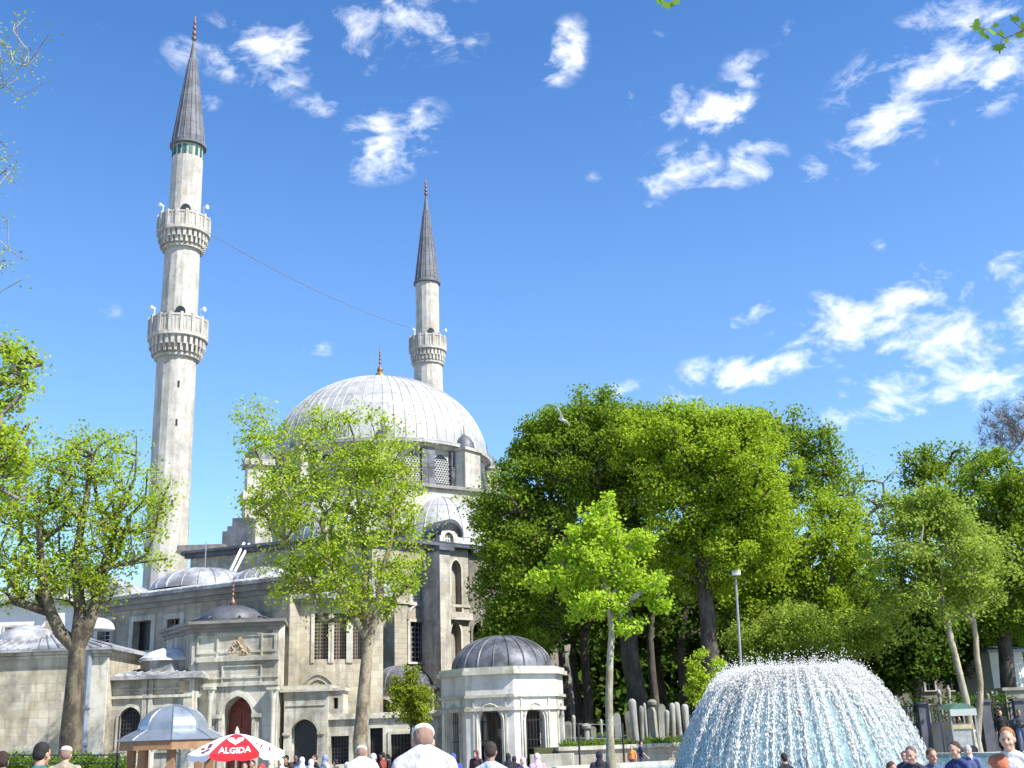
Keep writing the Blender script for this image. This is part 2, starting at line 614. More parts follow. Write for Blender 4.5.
av = wt.add('ShaderNodeVectorMath', {0: mpn.outputs[0], 1: dv.outputs[0]}, operation='ADD')
nz = wt.noise(21, 10, av.outputs[0], .62)
nz2 = wt.noise(45, 6, av.outputs[0], .6)
den = wt.math('ADD', wt.math('MULTIPLY', acc, .78), wt.math('MULTIPLY', wt.math('SUBTRACT', nz, .49), 3.4))
den = wt.math('ADD', den, wt.math('MULTIPLY', wt.math('SUBTRACT', nz2, .5), .55))
den = wt.ramp(den, .28, 1.22)
gate = wt.ramp(acc, .02, .3)
den = wt.math('MULTIPLY', wt.math('POWER', den, 1.25), gate)
den = wt.math('MULTIPLY', den, .95)
sepd = wt.add('ShaderNodeSeparateXYZ', {0: D})
skc = wt.mix(wt.ramp(sepd.outputs[2], .05, .55, .20, .0), hs.outputs[0], (CLOUDV * .40, CLOUDV * .62, CLOUDV * 1.0))
fin = wt.mix(den, skc, (CLOUDV, CLOUDV * 1.01, CLOUDV * 1.03))
wt.l.new(fin, bg.inputs['Color'])
bg.inputs['Strength'].default_value = .125
S.view_settings.view_transform = 'Standard'
S.view_settings.look = 'None'
S.view_settings.exposure = EXPO
S.view_settings.gamma = 1
S.view_settings.use_curve_mapping = False

# ------------------------------------------------------------------ ground
m, nt, b = new_mat('stone_paving')
pos = nt.add('ShaderNodeNewGeometry').outputs['Position']
br = nt.add('ShaderNodeTexBrick', {'Vector': pos, 'Scale': 1.0, 'Mortar Size': .012, 'Brick Width': .8, 'Row Height': .5})
br.inputs['Color1'].default_value = (.34, .33, .30, 1)
br.inputs['Color2'].default_value = (.28, .27, .25, 1)
br.inputs['Mortar'].default_value = (.14, .135, .12, 1)
nt.l.new(nt.mix(nt.ramp(nt.noise(.6, 6, pos), .4, .7, 0, .5), br.outputs['Color'], (.17, .16, .14)), b.inputs['Base Color'])
b.inputs['Roughness'].default_value = .8
mb = MB()
xs = [-900, -300, -120, -80] + [-60 + 2.0 * i for i in range(41)] + [40, 80, 200, 900]
ys = [-60, -10] + [-5 + 2.5 * i for i in range(25)] + [70, 90, 150, 400, 1500]
for y in ys:
    for x in xs:
        mb.v.append((x, y, G(x, y)))
nx = len(xs)
for j in range(len(ys) - 1):
    for i in range(nx - 1):
        mb.f.append((j * nx + i, j * nx + i + 1, (j + 1) * nx + i + 1, (j + 1) * nx + i))
tag(mb.build('ground', m, smooth='all'), 'grey stone paved square', kind='structure')

GL = -.85   # ground level by the mosque


def ribbed_roof(mb, fac, s0, s1, z, depth, over, zr, nr=14, inset=0.0, T=.16):
    """a lead lean-to or hip: eave slab, sloping sheet with raised seams"""
    W = fac.w
    mb.box(s0 - over, s1 + over, -depth, over, z, z + T, W)
    a = [W(s0 - over, over - .02, z + T + .004), W(s1 + over, over - .02, z + T + .004), W(s1 + over - inset, -depth, zr), W(s0 - over + inset, -depth, zr)]
    mb.poly(a)
    if inset > 0:
        mb.poly([a[0], a[3], W(s0 - over, -depth, z + T)])
        mb.poly([a[1], W(s1 + over, -depth, z + T), a[2]])
    for i in range(nr + 1):
        t = i / nr
        p0 = Vector(a[0]).lerp(Vector(a[1]), t)
        p1 = Vector(a[3]).lerp(Vector(a[2]), t)
        mb.tube([p0 + Vector((0, 0, .02)), p1 + Vector((0, 0, .02))], .045, 4)
    return mb


def sides(mb, fac, s0, s1, z0, z1, depth, n0=0.0, th=.5):
    """side and back walls behind a front wall mesh"""
    W = fac.w
    mb.box(s0, s0 + .4, n0 - depth, n0 - th - .003, z0, z1, W)
    mb.box(s1 - .4, s1, n0 - depth, n0 - th - .003, z0, z1, W)
    mb.box(s0 + .403, s1 - .403, n0 - depth, n0 - depth + .4, z0, z1, W)
    return mb


def band(mb, fac, s0, s1, z, h, proud, n0=0.0):
    mb.box(s0 - proud, s1 + proud, n0 - .1, n0 + proud, z, z + h, fac.w)


# --- 1 low stone outbuilding on the left
fa = Fac(-70, 54, 108, 54, 700)
t = thing('stone_outbuilding', 'low blind stone building with a hipped grey lead roof behind the forked plane tree', 'building', (fa.w(2, 0, 0)[0], 54, GL))
s1, ze = fa.loc(108, 650)
W = fa.w
mb = wall_mesh(fa, 0, s1, GL - .3, ze, [])
sides(mb, fa, 0, s1, GL - .3, ze, 8)
mb.build('wall', M['cream'], t)
mb = MB()
band(mb, fa, 0, s1, ze - .28, .12, .08)
band(mb, fa, 0, s1, ze - .14, .138, .2)
mb.box(s1 - .9, s1 + .06, -.1, .07, GL, ze - .3, W)
mb.build('quoin_band', M['trim'], t)
mb = MB()
za = fa.loc(50, 633)[1] + .7
mb.box(-.35, s1 + .35, -8.3, .4, ze + .002, ze + .12, W)
ap0, ap1 = W(3.0, -4, za), W(s1 - 4.6, -4, za)
e = [W(-.35, .4, ze + .125), W(s1 + .35, .4, ze + .125), W(s1 + .35, -8.3, ze + .125), W(-.35, -8.3, ze + .125)]
mb.poly([e[0], e[1], ap1, ap0]); mb.poly([e[1], e[2], ap1]); mb.poly([e[2], e[3], ap0, ap1]); mb.poly([e[3], e[0], ap0])
for i in range(19):
    tt = i / 18
    p0 = Vector(e[0]).lerp(Vector(e[1]), tt)
    p1 = Vector(ap0).lerp(Vector(ap1), min(1, max(0, (tt * (s1 + .7) - 3.3) / (s1 - 7.6))))
    mb.tube([p0 + Vector((0, 0, .03)), p1 + Vector((0, 0, .03))], .05, 4)
mb.build('roof', M['lead'], t)
mb = MB()
sp, _ = fa.loc(88, 700)
mb.tube([W(sp, .16, GL + .3), W(sp, .16, ze - .05)], .13, 8)
for zz in (.8, 2.6, 4.2):
    mb.box(sp - .17, sp + .17, 0, .3, GL + zz, GL + zz + .07, W)
mb.build('drainpipe', M['pipe'], t)
q, zq = fa.loc(62, 636)
dm = MB().lathe(dome_profile(.85, .6, za - .2, 8), (W(q, -4.4, 0)[0], W(q, -4.4, 0)[1]), 20)
dm.build('roof_dome', M['leadwhite'], t, True)
q, zq = fa.loc(4, 640)
MB().lathe(dome_profile(1.5, 1.0, ze + .5, 8), (W(q, -2.6, 0)[0], W(q, -2.6, 0)[1]), 24).build('roof_dome', M['lead'], t, True)
mb = MB()
q, zq = fa.loc(24, 640)
mb.box(q - .22, q + .22, -3.2, -2.8, ze + .5, ze + 1.9, W)
mb.box(q - .3, q + .3, -3.28, -2.72, ze + 1.903, ze + 2.0, W)
mb.build('chimney', M['weathered'], t)

# --- 2 white house with grey roof behind
fb = Fac(-70, 66, 92, 66, 630)
t = thing('white_house', 'whitewashed house with dark windows and grey roof behind the low outbuilding', 'house', (fb.w(5, 0, 0)[0], 66, GL))
s1, zt = fb.loc(100, 601)
ops = [fb.rect(5, 627, 27, 636) + (0,), fb.rect(-45, 622, -30, 636) + (0,)]
gw = fb.rect(60, 575, 78, 590)
mb = wall_mesh(fb, 0, s1, GL - .3, zt, ops)
sides(mb, fb, 0, s1, GL - .3, zt, 7)
mb.build('wall', M['whitewash'], t)
for o in ops:
    window(fb, t, o, sur=.12, bars=(1, 1))
mb = MB()
sm = fb.loc(58, 600)[0]
ribbed_roof(mb, fb, 0, sm, zt, 7, .5, zt + 1.5, 12)
mb.build('roof', M['lead'], t)
# gable with curved eave
mb = MB()
W = fb.w
P = arch_pts(sm + .2, s1 + .9, zt + .02, zt + 1.5, 12, False)
mb.poly([W(sm + .2, .3, zt + .01)] + [W(a, .3, z) for a, z in P] + [W(s1 + .9, .3, zt + .01)])
mb.build('gable', M['whitewash'], t)
mb = MB()
P2 = arch_pts(sm - .1, s1 + 1.3, zt + .02, zt + 1.75, 12, False)
for (a, z), (a2, z2), (c, d_), (c2, d2) in zip(P[:-1], P[1:], P2[:-1], P2[1:]):
    mb.poly([W(a, .75, z), W(a2, .75, z2), W(c2, .75, d2), W(c, .75, d_)])
    mb.poly([W(c, .75, d_), W(c2, .75, d2), W(c2, -6.8, d2), W(c, -6.8, d_)])
    mb.poly([W(a, .75, z), W(a, .3, z), W(a2, .3, z2), W(a2, .75, z2)])
mb.build('curved_eave', M['lead'], t, True)

# --- 3 shaded rear wall with domes
fc = Fac(86, 66, 290, 58.6, 610)
t = thing('courtyard_building', 'long stone building in shade under a row of shallow pale lead domes', 'building', (fc.w(8, -3, 0)[0], fc.w(8, -3, 0)[1], GL))
_, ze = fc.loc(240, 587)
L = fc.loc(290, 600)[0]
ops = [fc.rect(98, 623, 111, 643) + (0,), fc.rect(133, 621, 151, 650) + (0,), fc.rect(167, 619, 180, 648) + (0,)]
mb = wall_mesh(fc, 0, L, GL - .3, ze, ops)
sides(mb, fc, 0, L, GL - .3, ze, 9)
mb.build('wall', M['weathered'], t)
for i, o in enumerate(ops):
    window(fc, t, o, sur=.3, bars=(2, 4) if i != 1 else None, paneM=M['dark'])
mb = MB()
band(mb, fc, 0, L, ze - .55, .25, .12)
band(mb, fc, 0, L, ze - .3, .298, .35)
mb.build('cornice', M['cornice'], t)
mb = MB()
W = fc.w
mb.box(-.6, L + .6, -9.4, .6, ze + .003, ze + .16, W)
e = [W(-.6, .6, ze + .165), W(L + .6, .6, ze + .165), W(L + .6, -9.4, ze + .165), W(-.6, -9.4, ze + .165)]
mb.poly([e[0], e[1], W(L - 1, -2.5, ze + .8), W(1, -2.5, ze + .8)])
mb.poly([e[1], e[2], W(L - 1, -8, ze + .8), W(L - 1, -2.5, ze + .8)])
mb.poly([e[3], e[0], W(1, -2.5, ze + .8), W(1, -8, ze + .8)])
mb.poly([W(1, -2.5, ze + .8), W(L - 1, -2.5, ze + .8), W(L - 1, -8, ze + .8), W(1, -8, ze + .8)])
for i in range(34):
    s = .2 + (L - .4) * i / 33
    mb.tube([W(s, .6, ze + .19), W(min(max(s, 1), L - 1), -2.5, ze + .83)], .04, 4)
rf = mb.build('roof', M['lead'], t)
for (px, rpx, top, bot) in ((204, 52, 569, 594), (268, 36, 568, 589), (118, 34, 585, 604), (42, 40, 590, 608)):
    s, _ = fc.loc(px, 590, -4.5)
    c = W(s, -4.5, 0)
    k = mpp(px, 590, c[1])
    zt_ = ze + 1.05 if rpx > 40 else ze + .85
    ztop = at(px, top, c[1]).z
    mb = dome_mesh(c[:2], rpx * k, max(ztop - ze - .75, .8), ze + .75, 20, .05)
    d = mb.build('dome', M['lead'] if px > 100 else M['lead'], t, True)
    if px in (204,):
        MB().tube([(c[0], c[1], ztop - .05), (c[0], c[1], ztop + 1.6)], .035, 5).build('lightning_rod', M['irongrey'], d)

# --- 4 ornate portal
fp = Fac(190, 56, 279, 55.6, 690)
W = fp.w
t = thing('portal_block', 'tall marble gateway with red arched door and carved panels beside the ice cream umbrella', 'gateway', (fp.w(2.2, -2, 0)[0], 58, GL))
L, zt = fp.loc(279, 622)
door = fp.rect(222, 696, 252, 775)
door = (door[0], door[1], GL, door[3])
dop = door + ((door[1] - door[0]) * .62,)
mb = wall_mesh(fp, 0, L, GL - .3, zt, [dop], 1.0)
sl_, _ = fp.loc(163, 660)
# slanted left return
a0 = fp.w(0, 0, 0); a1 = at(163, 680, 59.5)
P = [(a0[0], a0[1]), (fp.w(L, 0, 0)[0], fp.w(L, 0, 0)[1]), (fp.w(L - .9, -3, 0)[0], fp.w(L - .9, -3, 0)[1]), (a1.x, a1.y + 3), (a1.x, a1.y)]
for i in (1, 2, 3, 4):
    p, q = P[i], P[(i + 1) % 5]
    mb.poly([(p[0], p[1], GL - .3), (q[0], q[1], GL - .3), (q[0], q[1], zt), (p[0], p[1], zt)])
mb.build('wall', M['marble'], t)
mb = MB()
cx_ = sum(p[0] for p in P) / 5; cy_ = sum(p[1] for p in P) / 5
for k, (z0, z1, e) in enumerate(((zt - .35, zt - .16, .1), (zt - .157, zt + .02, .25), (zt + .023, zt + .16, .45))):
    Q = []
    for (x, y) in P:
        v = Vector((x - cx_, y - cy_)); v = v * (1 + e / v.length)
        Q.append((cx_ + v.x, cy_ + v.y))
    mb.prism(Q, z0, z1)
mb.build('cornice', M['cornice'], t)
mb = MB()
z_a = fp.loc(240, 661)[1]; z_b = fp.loc(240, 686)[1]
mb.box(.3, L + .08, -.05, .16, z_a, z_a + .22, W)
mb.box(.3, L + .08, -.05, .12, z_b, z_b + .16, W)
mb.box(.3, L + .04, -.05, .08, z_b + .35, z_b + .42, W)
# panel frames
def frame(mb, r, w=.08, pr=.07, Wf=None):
    Wf = Wf or W
    a, b, c, d = r
    mb.box(a, b, -.03, pr, c, c + w, Wf); mb.box(a, b, -.03, pr, d - w, d, Wf)
    mb.box(a, a + w, -.03, pr, c + w, d - w, Wf); mb.box(b - w, b, -.03, pr, c + w, d - w, Wf)
frame(mb, fp.rect(217, 633, 263, 658))
frame(mb, fp.rect(222, 665, 262, 682), .06)
frame(mb, (.25, L - .1, fp.loc(220, 660)[1] + .3, zt - .5), .1, .05)
# arch surround in steps
for e, pr in ((.28, .05), (.16, .1)):
    a, b, c, d, ah = dop
    Pq = arch_pts(a - e, b + e, d - ah, d + e)
    Pi = arch_pts(a, b, d - ah, d)
    for i in range(len(Pi) - 1):
        mb.poly([W(Pi[i][0], pr, Pi[i][1]), W(Pi[i + 1][0], pr, Pi[i + 1][1]), W(Pq[i + 1][0], pr, Pq[i + 1][1]), W(Pq[i][0], pr, Pq[i][1])])
        mb.poly([W(Pq[i][0], pr, Pq[i][1]), W(Pq[i + 1][0], pr, Pq[i + 1][1]), W(Pq[i + 1][0], 0, Pq[i + 1][1]), W(Pq[i][0], 0, Pq[i][1])])
    mb.box(a - e, a, 0, pr, GL, d - ah, W); mb.box(b, b + e, 0, pr, GL, d - ah, W)
mb.box(dop[0] - .45, dop[0] + .02, -.02, .14, dop[3] - dop[4] - .1, dop[3] - dop[4] + .08, W)
mb.box(dop[1] - .02, dop[1] + .45, -.02, .14, dop[3] - dop[4] - .1, dop[3] - dop[4] + .08, W)
mb.build('moulding', M['trim'], t)
mb = MB()
r = fp.rect(226, 634, 255, 657)
mb.poly([W(r[0], .03, r[2]), W(r[1], .03, r[2]), W(r[1] - .5, .04, (r[2] + r[3]) / 2), W((r[0] + r[1]) / 2, .06, r[3] + .15), W(r[0] + .5, .04, (r[2] + r[3]) / 2)])
for i in range(7):
    s = r[0] + .3 + (r[1] - r[0] - .6) * i / 6
    zc_ = r[2] + .35 + .25 * math.sin(i)
    mb.tube([W(s - .12, .08, zc_), W(s, .1, zc_ + .2), W(s + .12, .08, zc_ + .05)], .035, 4)
mb.build('gilded_inscription', M['goldstone'], t)
for px in (212, 274.5):
    s, zc_ = fp.loc(px, 690)
    c = W(s, .22, 0)
    mb = MB().lathe([(.2, GL), (.2, GL + .3), (.13, GL + .35), (.12, zc_ - .5), (.14, zc_ - .45), (.14, zc_ - .4), (.2, zc_ - .15), (.24, zc_)], c[:2], 12)
    mb.box(s - .25, s + .25, -.02, .46, zc_ + .003, zc_ + .12, W)
    mb.build('column', M['marble'], t, True)
mb = MB()
a, b, c, d, ah = dop
mb.poly([W(a - .02, -.9, c), W(b + .02, -.9, c), W(b + .02, -.9, d), W(a - .02, -.9, d)])
mid = (a + b) / 2
for (x0, x1) in ((a + .1, mid - .05), (mid + .05, b - .1)):
    for k in range(4):
        zb_ = c + .2 + k * .95
        mb.box(x0 + .06, x1 - .06, -.9, -.85, zb_, zb_ + .8, W)
dr = mb.build('door', M['reddoor'], t)
# small dark dome + finial on the gateway
c = (cx_ + .6, cy_ + .2)
mb = MB()
oct_ = [(c[0] + 2.1 * math.cos(k * PI / 4 + .39), c[1] + 1.7 * math.sin(k * PI / 4 + .39)) for k in range(8)]
mb.prism(oct_, zt + .163, zt + .42)
for i in range(8):
    mb.tube([(oct_[i][0], oct_[i][1], zt + .45), (c[0], c[1], zt + 1.0)], .05, 4)
mb.lathe([(1.55, zt + .42), (1.5, zt + .66), (1.15, zt + .95), (.6, zt + 1.15), (.02, zt + 1.22)], c, 24)
dd_ = mb.build('roof_dome', M['leaddark'], t, True)
finial_mesh(c, zt + 1.15, at(223, 575, cy_).z - zt - 1.1, .17).build('finial', M['bronze'], dd_, True)

# --- 5 ornate fountain house left of portal
fs = Fac(104, 55, 196, 55, 700)
W = fs.w
t = thing('fountain_house', 'small pale marble tomb house with arched grille windows left of the gateway', 'building', (fs.w(2.2, -2, 0)[0], 57, GL))
L, zt = fs.loc(194, 678)
ops = [fs.rect(119, 707, 140, 750), fs.rect(157, 707, 176, 750)]
ops = [(o[0], o[1], o[2], o[3], (o[1] - o[0]) * .5) for o in ops]
mb = wall_mesh(fs, 0, L, GL - .3, zt, ops)
sides(mb, fs, 0, L, GL - .3, zt, 5)
mb.build('wall', M['marble'], t)
for o in ops:
    window(fs, t, o, sur=.14, bars=(6, 9), barM=M['iron'], paneM=M['dark'], br=.028)
mb = MB()
for (px0, px1) in ((104, 108), (143, 147), (149, 153), (184, 193)):
    a = fs.loc(px0, 700)[0]; b = fs.loc(px1, 700)[0]
    mb.box(a, b, -.03, .12, GL, zt - .02, W)
for py, h, pr in ((698, .12, .16), (690, .08, .1), (722, .08, .05)):
    z = fs.loc(150, py)[1]
    if py == 722:
        continue
    mb.box(0, L, -.03, pr, z, z + h, W)
mb.build('pilaster_moulding', M['trim'], t)
mb = MB()
r = fs.rect(180, 681, 190, 692)
mb.box(r[0], r[1], .12, .15, r[2], r[3], W)
mb.build('gilded_panel', M['goldstone'], t)
mb = MB()
ribbed_roof(mb, fs, 0, L, zt, 5, .45, zt + .9, 10, 1.2)
c = W(fs.loc(152, 660)[0], -2.6, 0)
oc = [(c[0] + 1.3 * math.cos(k * PI / 4 + .39), c[1] + 1.3 * math.sin(k * PI / 4 + .39)) for k in range(8)]
mb.prism(oc, zt + .25, zt + .95)
mb.build('roof', M['lead'], t)
MB().lathe([(1.42, zt + .953), (1.38, zt + 1.1), (.9, zt + 1.42), (.4, zt + 1.58), (.02, zt + 1.62)], c[:2], 16).build('roof_dome', M['leadwhite'], t, True)

# --- 6 warm stone wing with iron-barred windows
fd = Fac(286, 59.2, 384, 59.8, 640)
W = fd.w
t = thing('stone_wing', 'weathered warm stone wing with three tall barred windows behind the middle plane tree', 'building', (fd.w(2.5, -2, 0)[0], 61, GL))
L, zt = fd.loc(383, 598)
ops = [fd.rect(*r) + (0,) for r in ((314.5, 613, 328.5, 659), (334, 613, 346.5, 659), (353, 613, 364, 659))]
mb = wall_mesh(fd, 0, L, GL - .3, zt, ops)
sides(mb, fd, 0, L, GL - .3, zt, 8)
mb.build('wall', M['cream'], t)
for o in ops:
    window(fd, t, o, sur=.17, bars=(4, 12), br=.035, barM=M['brownbar'], paneM=M['dark'], sill=False)
mb = MB()
band(mb, fd, 0, L, zt - .3, .13, .12)
band(mb, fd, 0, L, zt - .165, .16, .32)
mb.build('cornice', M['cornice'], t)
mb = MB()
ribbed_roof(mb, fd, 0, L, zt, 8, .5, zt + 2.0, 14)
mb.build('roof', M['lead'], t)
mb = MB()
s, z = fd.loc(318, 690)
for e in (0, .25):
    Pa = arch_pts(s - .9 + e, s + .9 - e, z - .4, z + .75 - e, 12)
    mb.tube([W(a, .03, b) for a, b in Pa], .05, 4)
mb.build('blind_arch', M['cornice'], t)

# --- 7 entrance porch + low annex
fe = Fac(284, 56, 328, 56, 720)
W = fe.w
t = thing('entrance_porch', 'low grey marble porch with a dark arched doorway and people outside', 'porch', (fe.w(1, -1, 0)[0], 57, GL))
L, zt = fe.loc(328, 691)
r = fe.rect(290, 719, 317, 775)
op = (r[0], r[1], GL, r[3], (r[1] - r[0]) * .5)
mb = wall_mesh(fe, 0, L, GL - .3, zt, [op], .6)
sides(mb, fe, 0, L, GL - .3, zt, 3.0)
mb.build('wall', M['marble'], t)
mb = MB()
band(mb, fe, 0, L, zt + .003, .12, .2)
mb.box(-.1, L + .1, -3, .05, zt + .125, zt + .3, W)
mb.box(op[0] - .35, op[0], -.03, .08, op[3] - op[4] - .08, op[3] - op[4] + .04, W)
mb.box(op[1], op[1] + .35, -.03, .08, op[3] - op[4] - .08, op[3] - op[4] + .04, W)
z = fe.loc(300, 706)[1]
mb.box(.1, L - .1, -.03, .05, z, z + .05, W)
mb.build('cornice', M['trim'], t)
mb = MB()
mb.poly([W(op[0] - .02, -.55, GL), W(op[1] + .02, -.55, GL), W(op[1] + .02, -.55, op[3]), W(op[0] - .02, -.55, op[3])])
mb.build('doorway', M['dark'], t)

fg = Fac(328.6, 56.3, 444, 56.3, 720)
W = fg.w
t = thing('low_annex', 'low stone annex with barred windows between the porch and the octagonal fountain kiosk', 'building', (fg.w(2.5, -1, 0)[0], 58, GL))
L, zt = fg.loc(443, 716)
ops = [fg.rect(*r) + (0,) for r in ((331, 736, 349, 764), (370, 728, 383, 766), (391, 734, 411, 766))]
mb = wall_mesh(fg, 0, L, GL - .3, zt, ops)
sides(mb, fg, 0, L, GL - .3, zt, 2.5)
mb.build('wall', M['marble'], t)
for o in ops:
    window(fg, t, o, sur=.14, bars=(5, 6), barM=M['iron'], sill=False)
mb = MB()
band(mb, fg, 0, L, zt + .003, .14, .16)
mb.box(0, L, -2.5, .05, zt + .147, zt + .26, W)
mb.build('cornice', M['trim'], t)
# little niche block on the left end
t = thing('niche_block', 'small pale square stone turret with a dark niche on the annex roof', 'turret', (fg.w(.3, -.6, 0)[0], 57, zt + .26))
a, z1 = fg.loc(328.5, 691); b, _ = fg.loc(343, 700)
mb = MB()
r = fg.rect(333.5, 706, 338, 714)
wall_mesh(fg, a, b, zt + .26, z1, [(r[0], r[1], zt + .5, zt + 1.0, 0)], .5, mb)
mb.box(a + .003, b - .003, -1.6, -.503, zt + .26, z1, W)
mb.build('wall', M['marble'], t)
mb = MB(); mb.box(a - .12, b + .12, -1.7, .12, z1 + .003, z1 + .14, W); mb.build('roof', M['trim'], t)
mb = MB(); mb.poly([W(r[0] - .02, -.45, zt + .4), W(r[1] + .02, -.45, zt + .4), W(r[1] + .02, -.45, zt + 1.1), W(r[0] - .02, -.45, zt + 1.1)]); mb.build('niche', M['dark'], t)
# domed tomb behind annex
fh = Fac(362, 61, 432, 61, 690)
W = fh.w
t = thing('domed_tomb', 'small stone tomb with dark arch and blue grey lead dome above the annex', 'tomb', (fh.w(1.8, -1.5, 0)[0], 62, GL))
L, zt = fh.loc(432, 689)
r = fh.rect(370, 699, 397, 722)
op = (r[0], r[1], r[2], r[3], (r[3] - r[2]) * .7)
mb = wall_mesh(fh, 0, L, GL, zt, [op], .5)
sides(mb, fh, 0, L, GL, zt, 3.6)
mb.build('wall', M['cream'], t)
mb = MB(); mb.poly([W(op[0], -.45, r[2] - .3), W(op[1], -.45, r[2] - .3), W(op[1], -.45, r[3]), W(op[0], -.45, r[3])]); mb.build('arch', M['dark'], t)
mb = MB(); mb.box(-.15, L + .15, -3.7, .15, zt + .003, zt + .15, W)
c = W(L * .5, -1.8, 0)
mb.lathe(dome_profile(1.7, at(397, 666, c[1]).z - zt - .15, zt + .15, 8), c[:2], 32)
for i in range(16):
    a_ = 2 * PI * i / 16
    mb.tube([(c[0] + pr * math.cos(a_), c[1] + pr * math.sin(a_), pz + .01) for pr, pz in dome_profile(1.71, at(397, 666, c[1]).z - zt - .15, zt + .15, 8)[:-1]], .03, 4)
mb.build('roof', M['leadblue'], t, True)

# --- 8 the mosque
cD = at(380, 448, 92)
CX, CY = cD.x, 92.0
kD = mpp(380, 430, 92)
RD = 106 * kD
zb = at(380, 438.5, CY - RD * .95).z          # rim of the dome, seen at its front edge
ztop = at(380, 380, CY).z
zdr = at(388, 483, CY - RD).z               # foot of the drum
t = thing('mosque', 'great stone mosque with a pale ribbed lead dome on a windowed drum', 'mosque', (CX, CY, GL))
mq = t
mb = dome_mesh((CX, CY), RD, ztop - zb - .1, zb, 64, .036, 128, 20)
mb.lathe([(RD + .35, zb - .3), (RD + .38, zb - .05), (RD + .05, zb + .1)], (CX, CY), 96)
# each lead sheet of the great dome weathers a little differently
for (nt_, pos_, c_, n_, rows_, col_, b_) in GRID:
    sx_ = nt_.add('ShaderNodeSeparateXYZ', {0: pos_})
    an_ = nt_.math('ARCTAN2', nt_.math('SUBTRACT', sx_.outputs[1], CY), nt_.math('SUBTRACT', sx_.outputs[0], CX))
    fa_ = nt_.math('FLOOR', nt_.math('SUBTRACT', nt_.math('MULTIPLY', an_, n_ / (2 * PI)), .5))
    fz_ = nt_.math('FLOOR', nt_.math('DIVIDE', sx_.outputs[2], rows_))
    cb_ = nt_.add('ShaderNodeCombineXYZ', {0: fa_, 1: fz_})
    wn_ = nt_.add('ShaderNodeTexWhiteNoise', {'Vector': cb_.outputs[0]}, noise_dimensions='3D').outputs['Value']
    old = b_.inputs['Base Color'].links[0].from_socket
    k_ = nt_.add('ShaderNodeHueSaturation', {'Value': nt_.ramp(wn_, 0, 1, .9, 1.05), 'Color': old})
    nt_.l.new(k_.outputs[0], b_.inputs['Base Color'])
md = mb.build('main_dome', M['leadgrid'], t, True)
zf = at(375, 345, CY).z
MB().lathe([(.62, ztop - .25), (.6, ztop), (.5, ztop + .3), (.3, ztop + .6), (.15, ztop + .75)], (CX, CY), 20).build('finial_base', M['gold'], md, True)
finial_mesh((CX, CY), ztop + .6, zf - ztop - .6, .26).build('finial', M['bronze'], md, True)
# drum
NW = 24
DRW = []
for q in range(8):
    DRW += [(3 + 45 * q, 't'), (3 + 45 * q + 14.25, 'w'), (3 + 45 * q + 22.5, 'p'), (3 + 45 * q + 30.75, 'w'), (3 + 45 * q + 6.8, 'q'), (3 + 45 * q + 38.2, 'q')]
rd = RD - .35
mb = MB()
mb.lathe([(rd, zdr), (rd, zb - .32)], (CX, CY), 96)
mb.lathe([(rd + .02, zb - .62), (rd + .3, zb - .5), (rd + .42, zb - .31), (rd, zb - .305)], (CX, CY), 96, cap=False)
mb.lathe([(rd + .25, zdr - .4), (rd + .45, zdr - .15), (rd + .4, zdr), (rd, zdr + .02)], (CX, CY), 96, cap=False)
mb.build('drum', M['pale'], t, True)


def radial(cx, cy, ang):
    """local frame on a drum: s along tangent, n outward, z"""
    ca, sa = math.cos(ang), math.sin(ang)
    return lambda s, n, z: (cx + ca * n - sa * s, cy + sa * n + ca * s, z)


hW = zb - .75 - zdr
for deg, what in DRW:
    an = R(-84 + deg)
    T = radial(CX, CY, an)
    w = 1.5
    if what == 't':
        pb = MB()
        pb.box(-.95, .95, rd - .2, rd + 1.25, zdr - .2, zb - .62, T)
        pb.box(-1.1, 1.1, rd - .2, rd + 1.42, zb - .617, zb - .4, T)
        pb.box(-1.1, 1.1, rd - .2, rd + 1.45, zdr - .5, zdr - .203, T)
        tw = pb.build('weight_tower', M['pale'], t)
        c2 = T(0, rd + .45, 0)
        cp = MB().lathe([(.85, zb - .397), (.82, zb - .2), (.76, zb + .15), (.55, zb + .5), (.25, zb + .75), (.05, zb + .9), (.04, zb + 1.6), (.01, zb + 1.65)], c2[:2], 16)
        cp.build('turret_cap', M['leaddark'], tw, True)
        continue
    if what in 'pq':
        pb = MB()
        hw = .55 if what == 'p' else .28
        pb.box(-hw, hw, rd - .1, rd + .3, zdr + .003, zb - .63, T)
        pb.box(-.04, .04, rd + .3, rd + .34, zdr + .003, zb - .64, T)
        pb.box(-hw, hw, rd + .3, rd + .33, zdr + hW * .5, zdr + hW * .5 + .06, T)
        pb.build('lead_pier', M['leadblue'], t)
        continue
    # window: pale stone lattice in a dark recess with arched head
    fr = MB()
    n = rd + .02
    Pq = arch_pts(-w * .5, w * .5, zdr + hW * .62, zdr + hW * .93, 8)
    poly = [(-w * .5, zdr + .3)] + Pq + [(w * .5, zdr + .3)]
    fr.poly([T(-a, n + .02, z) for a, z in poly])
    wn = fr.build('window', M['dark'], t)
    lt = MB()
    # honeycomb lattice
    for i in range(6):
        for j in range(10):
            xx = -w * .5 + w * (i + .5 + (.5 if j % 2 else 0)) / 6.5
            zz = zdr + .42 + (hW * .56) * j / 9 * 1.05
            if abs(xx) > w * .46:
                continue
            pts = [T(-xx + .105 * math.cos(q * PI / 3), n + .06, zz + .105 * math.sin(q * PI / 3)) for q in range(7)]
            lt.tube(pts, .034, 4)
    lt.build('lattice', M['lattice'], wn)

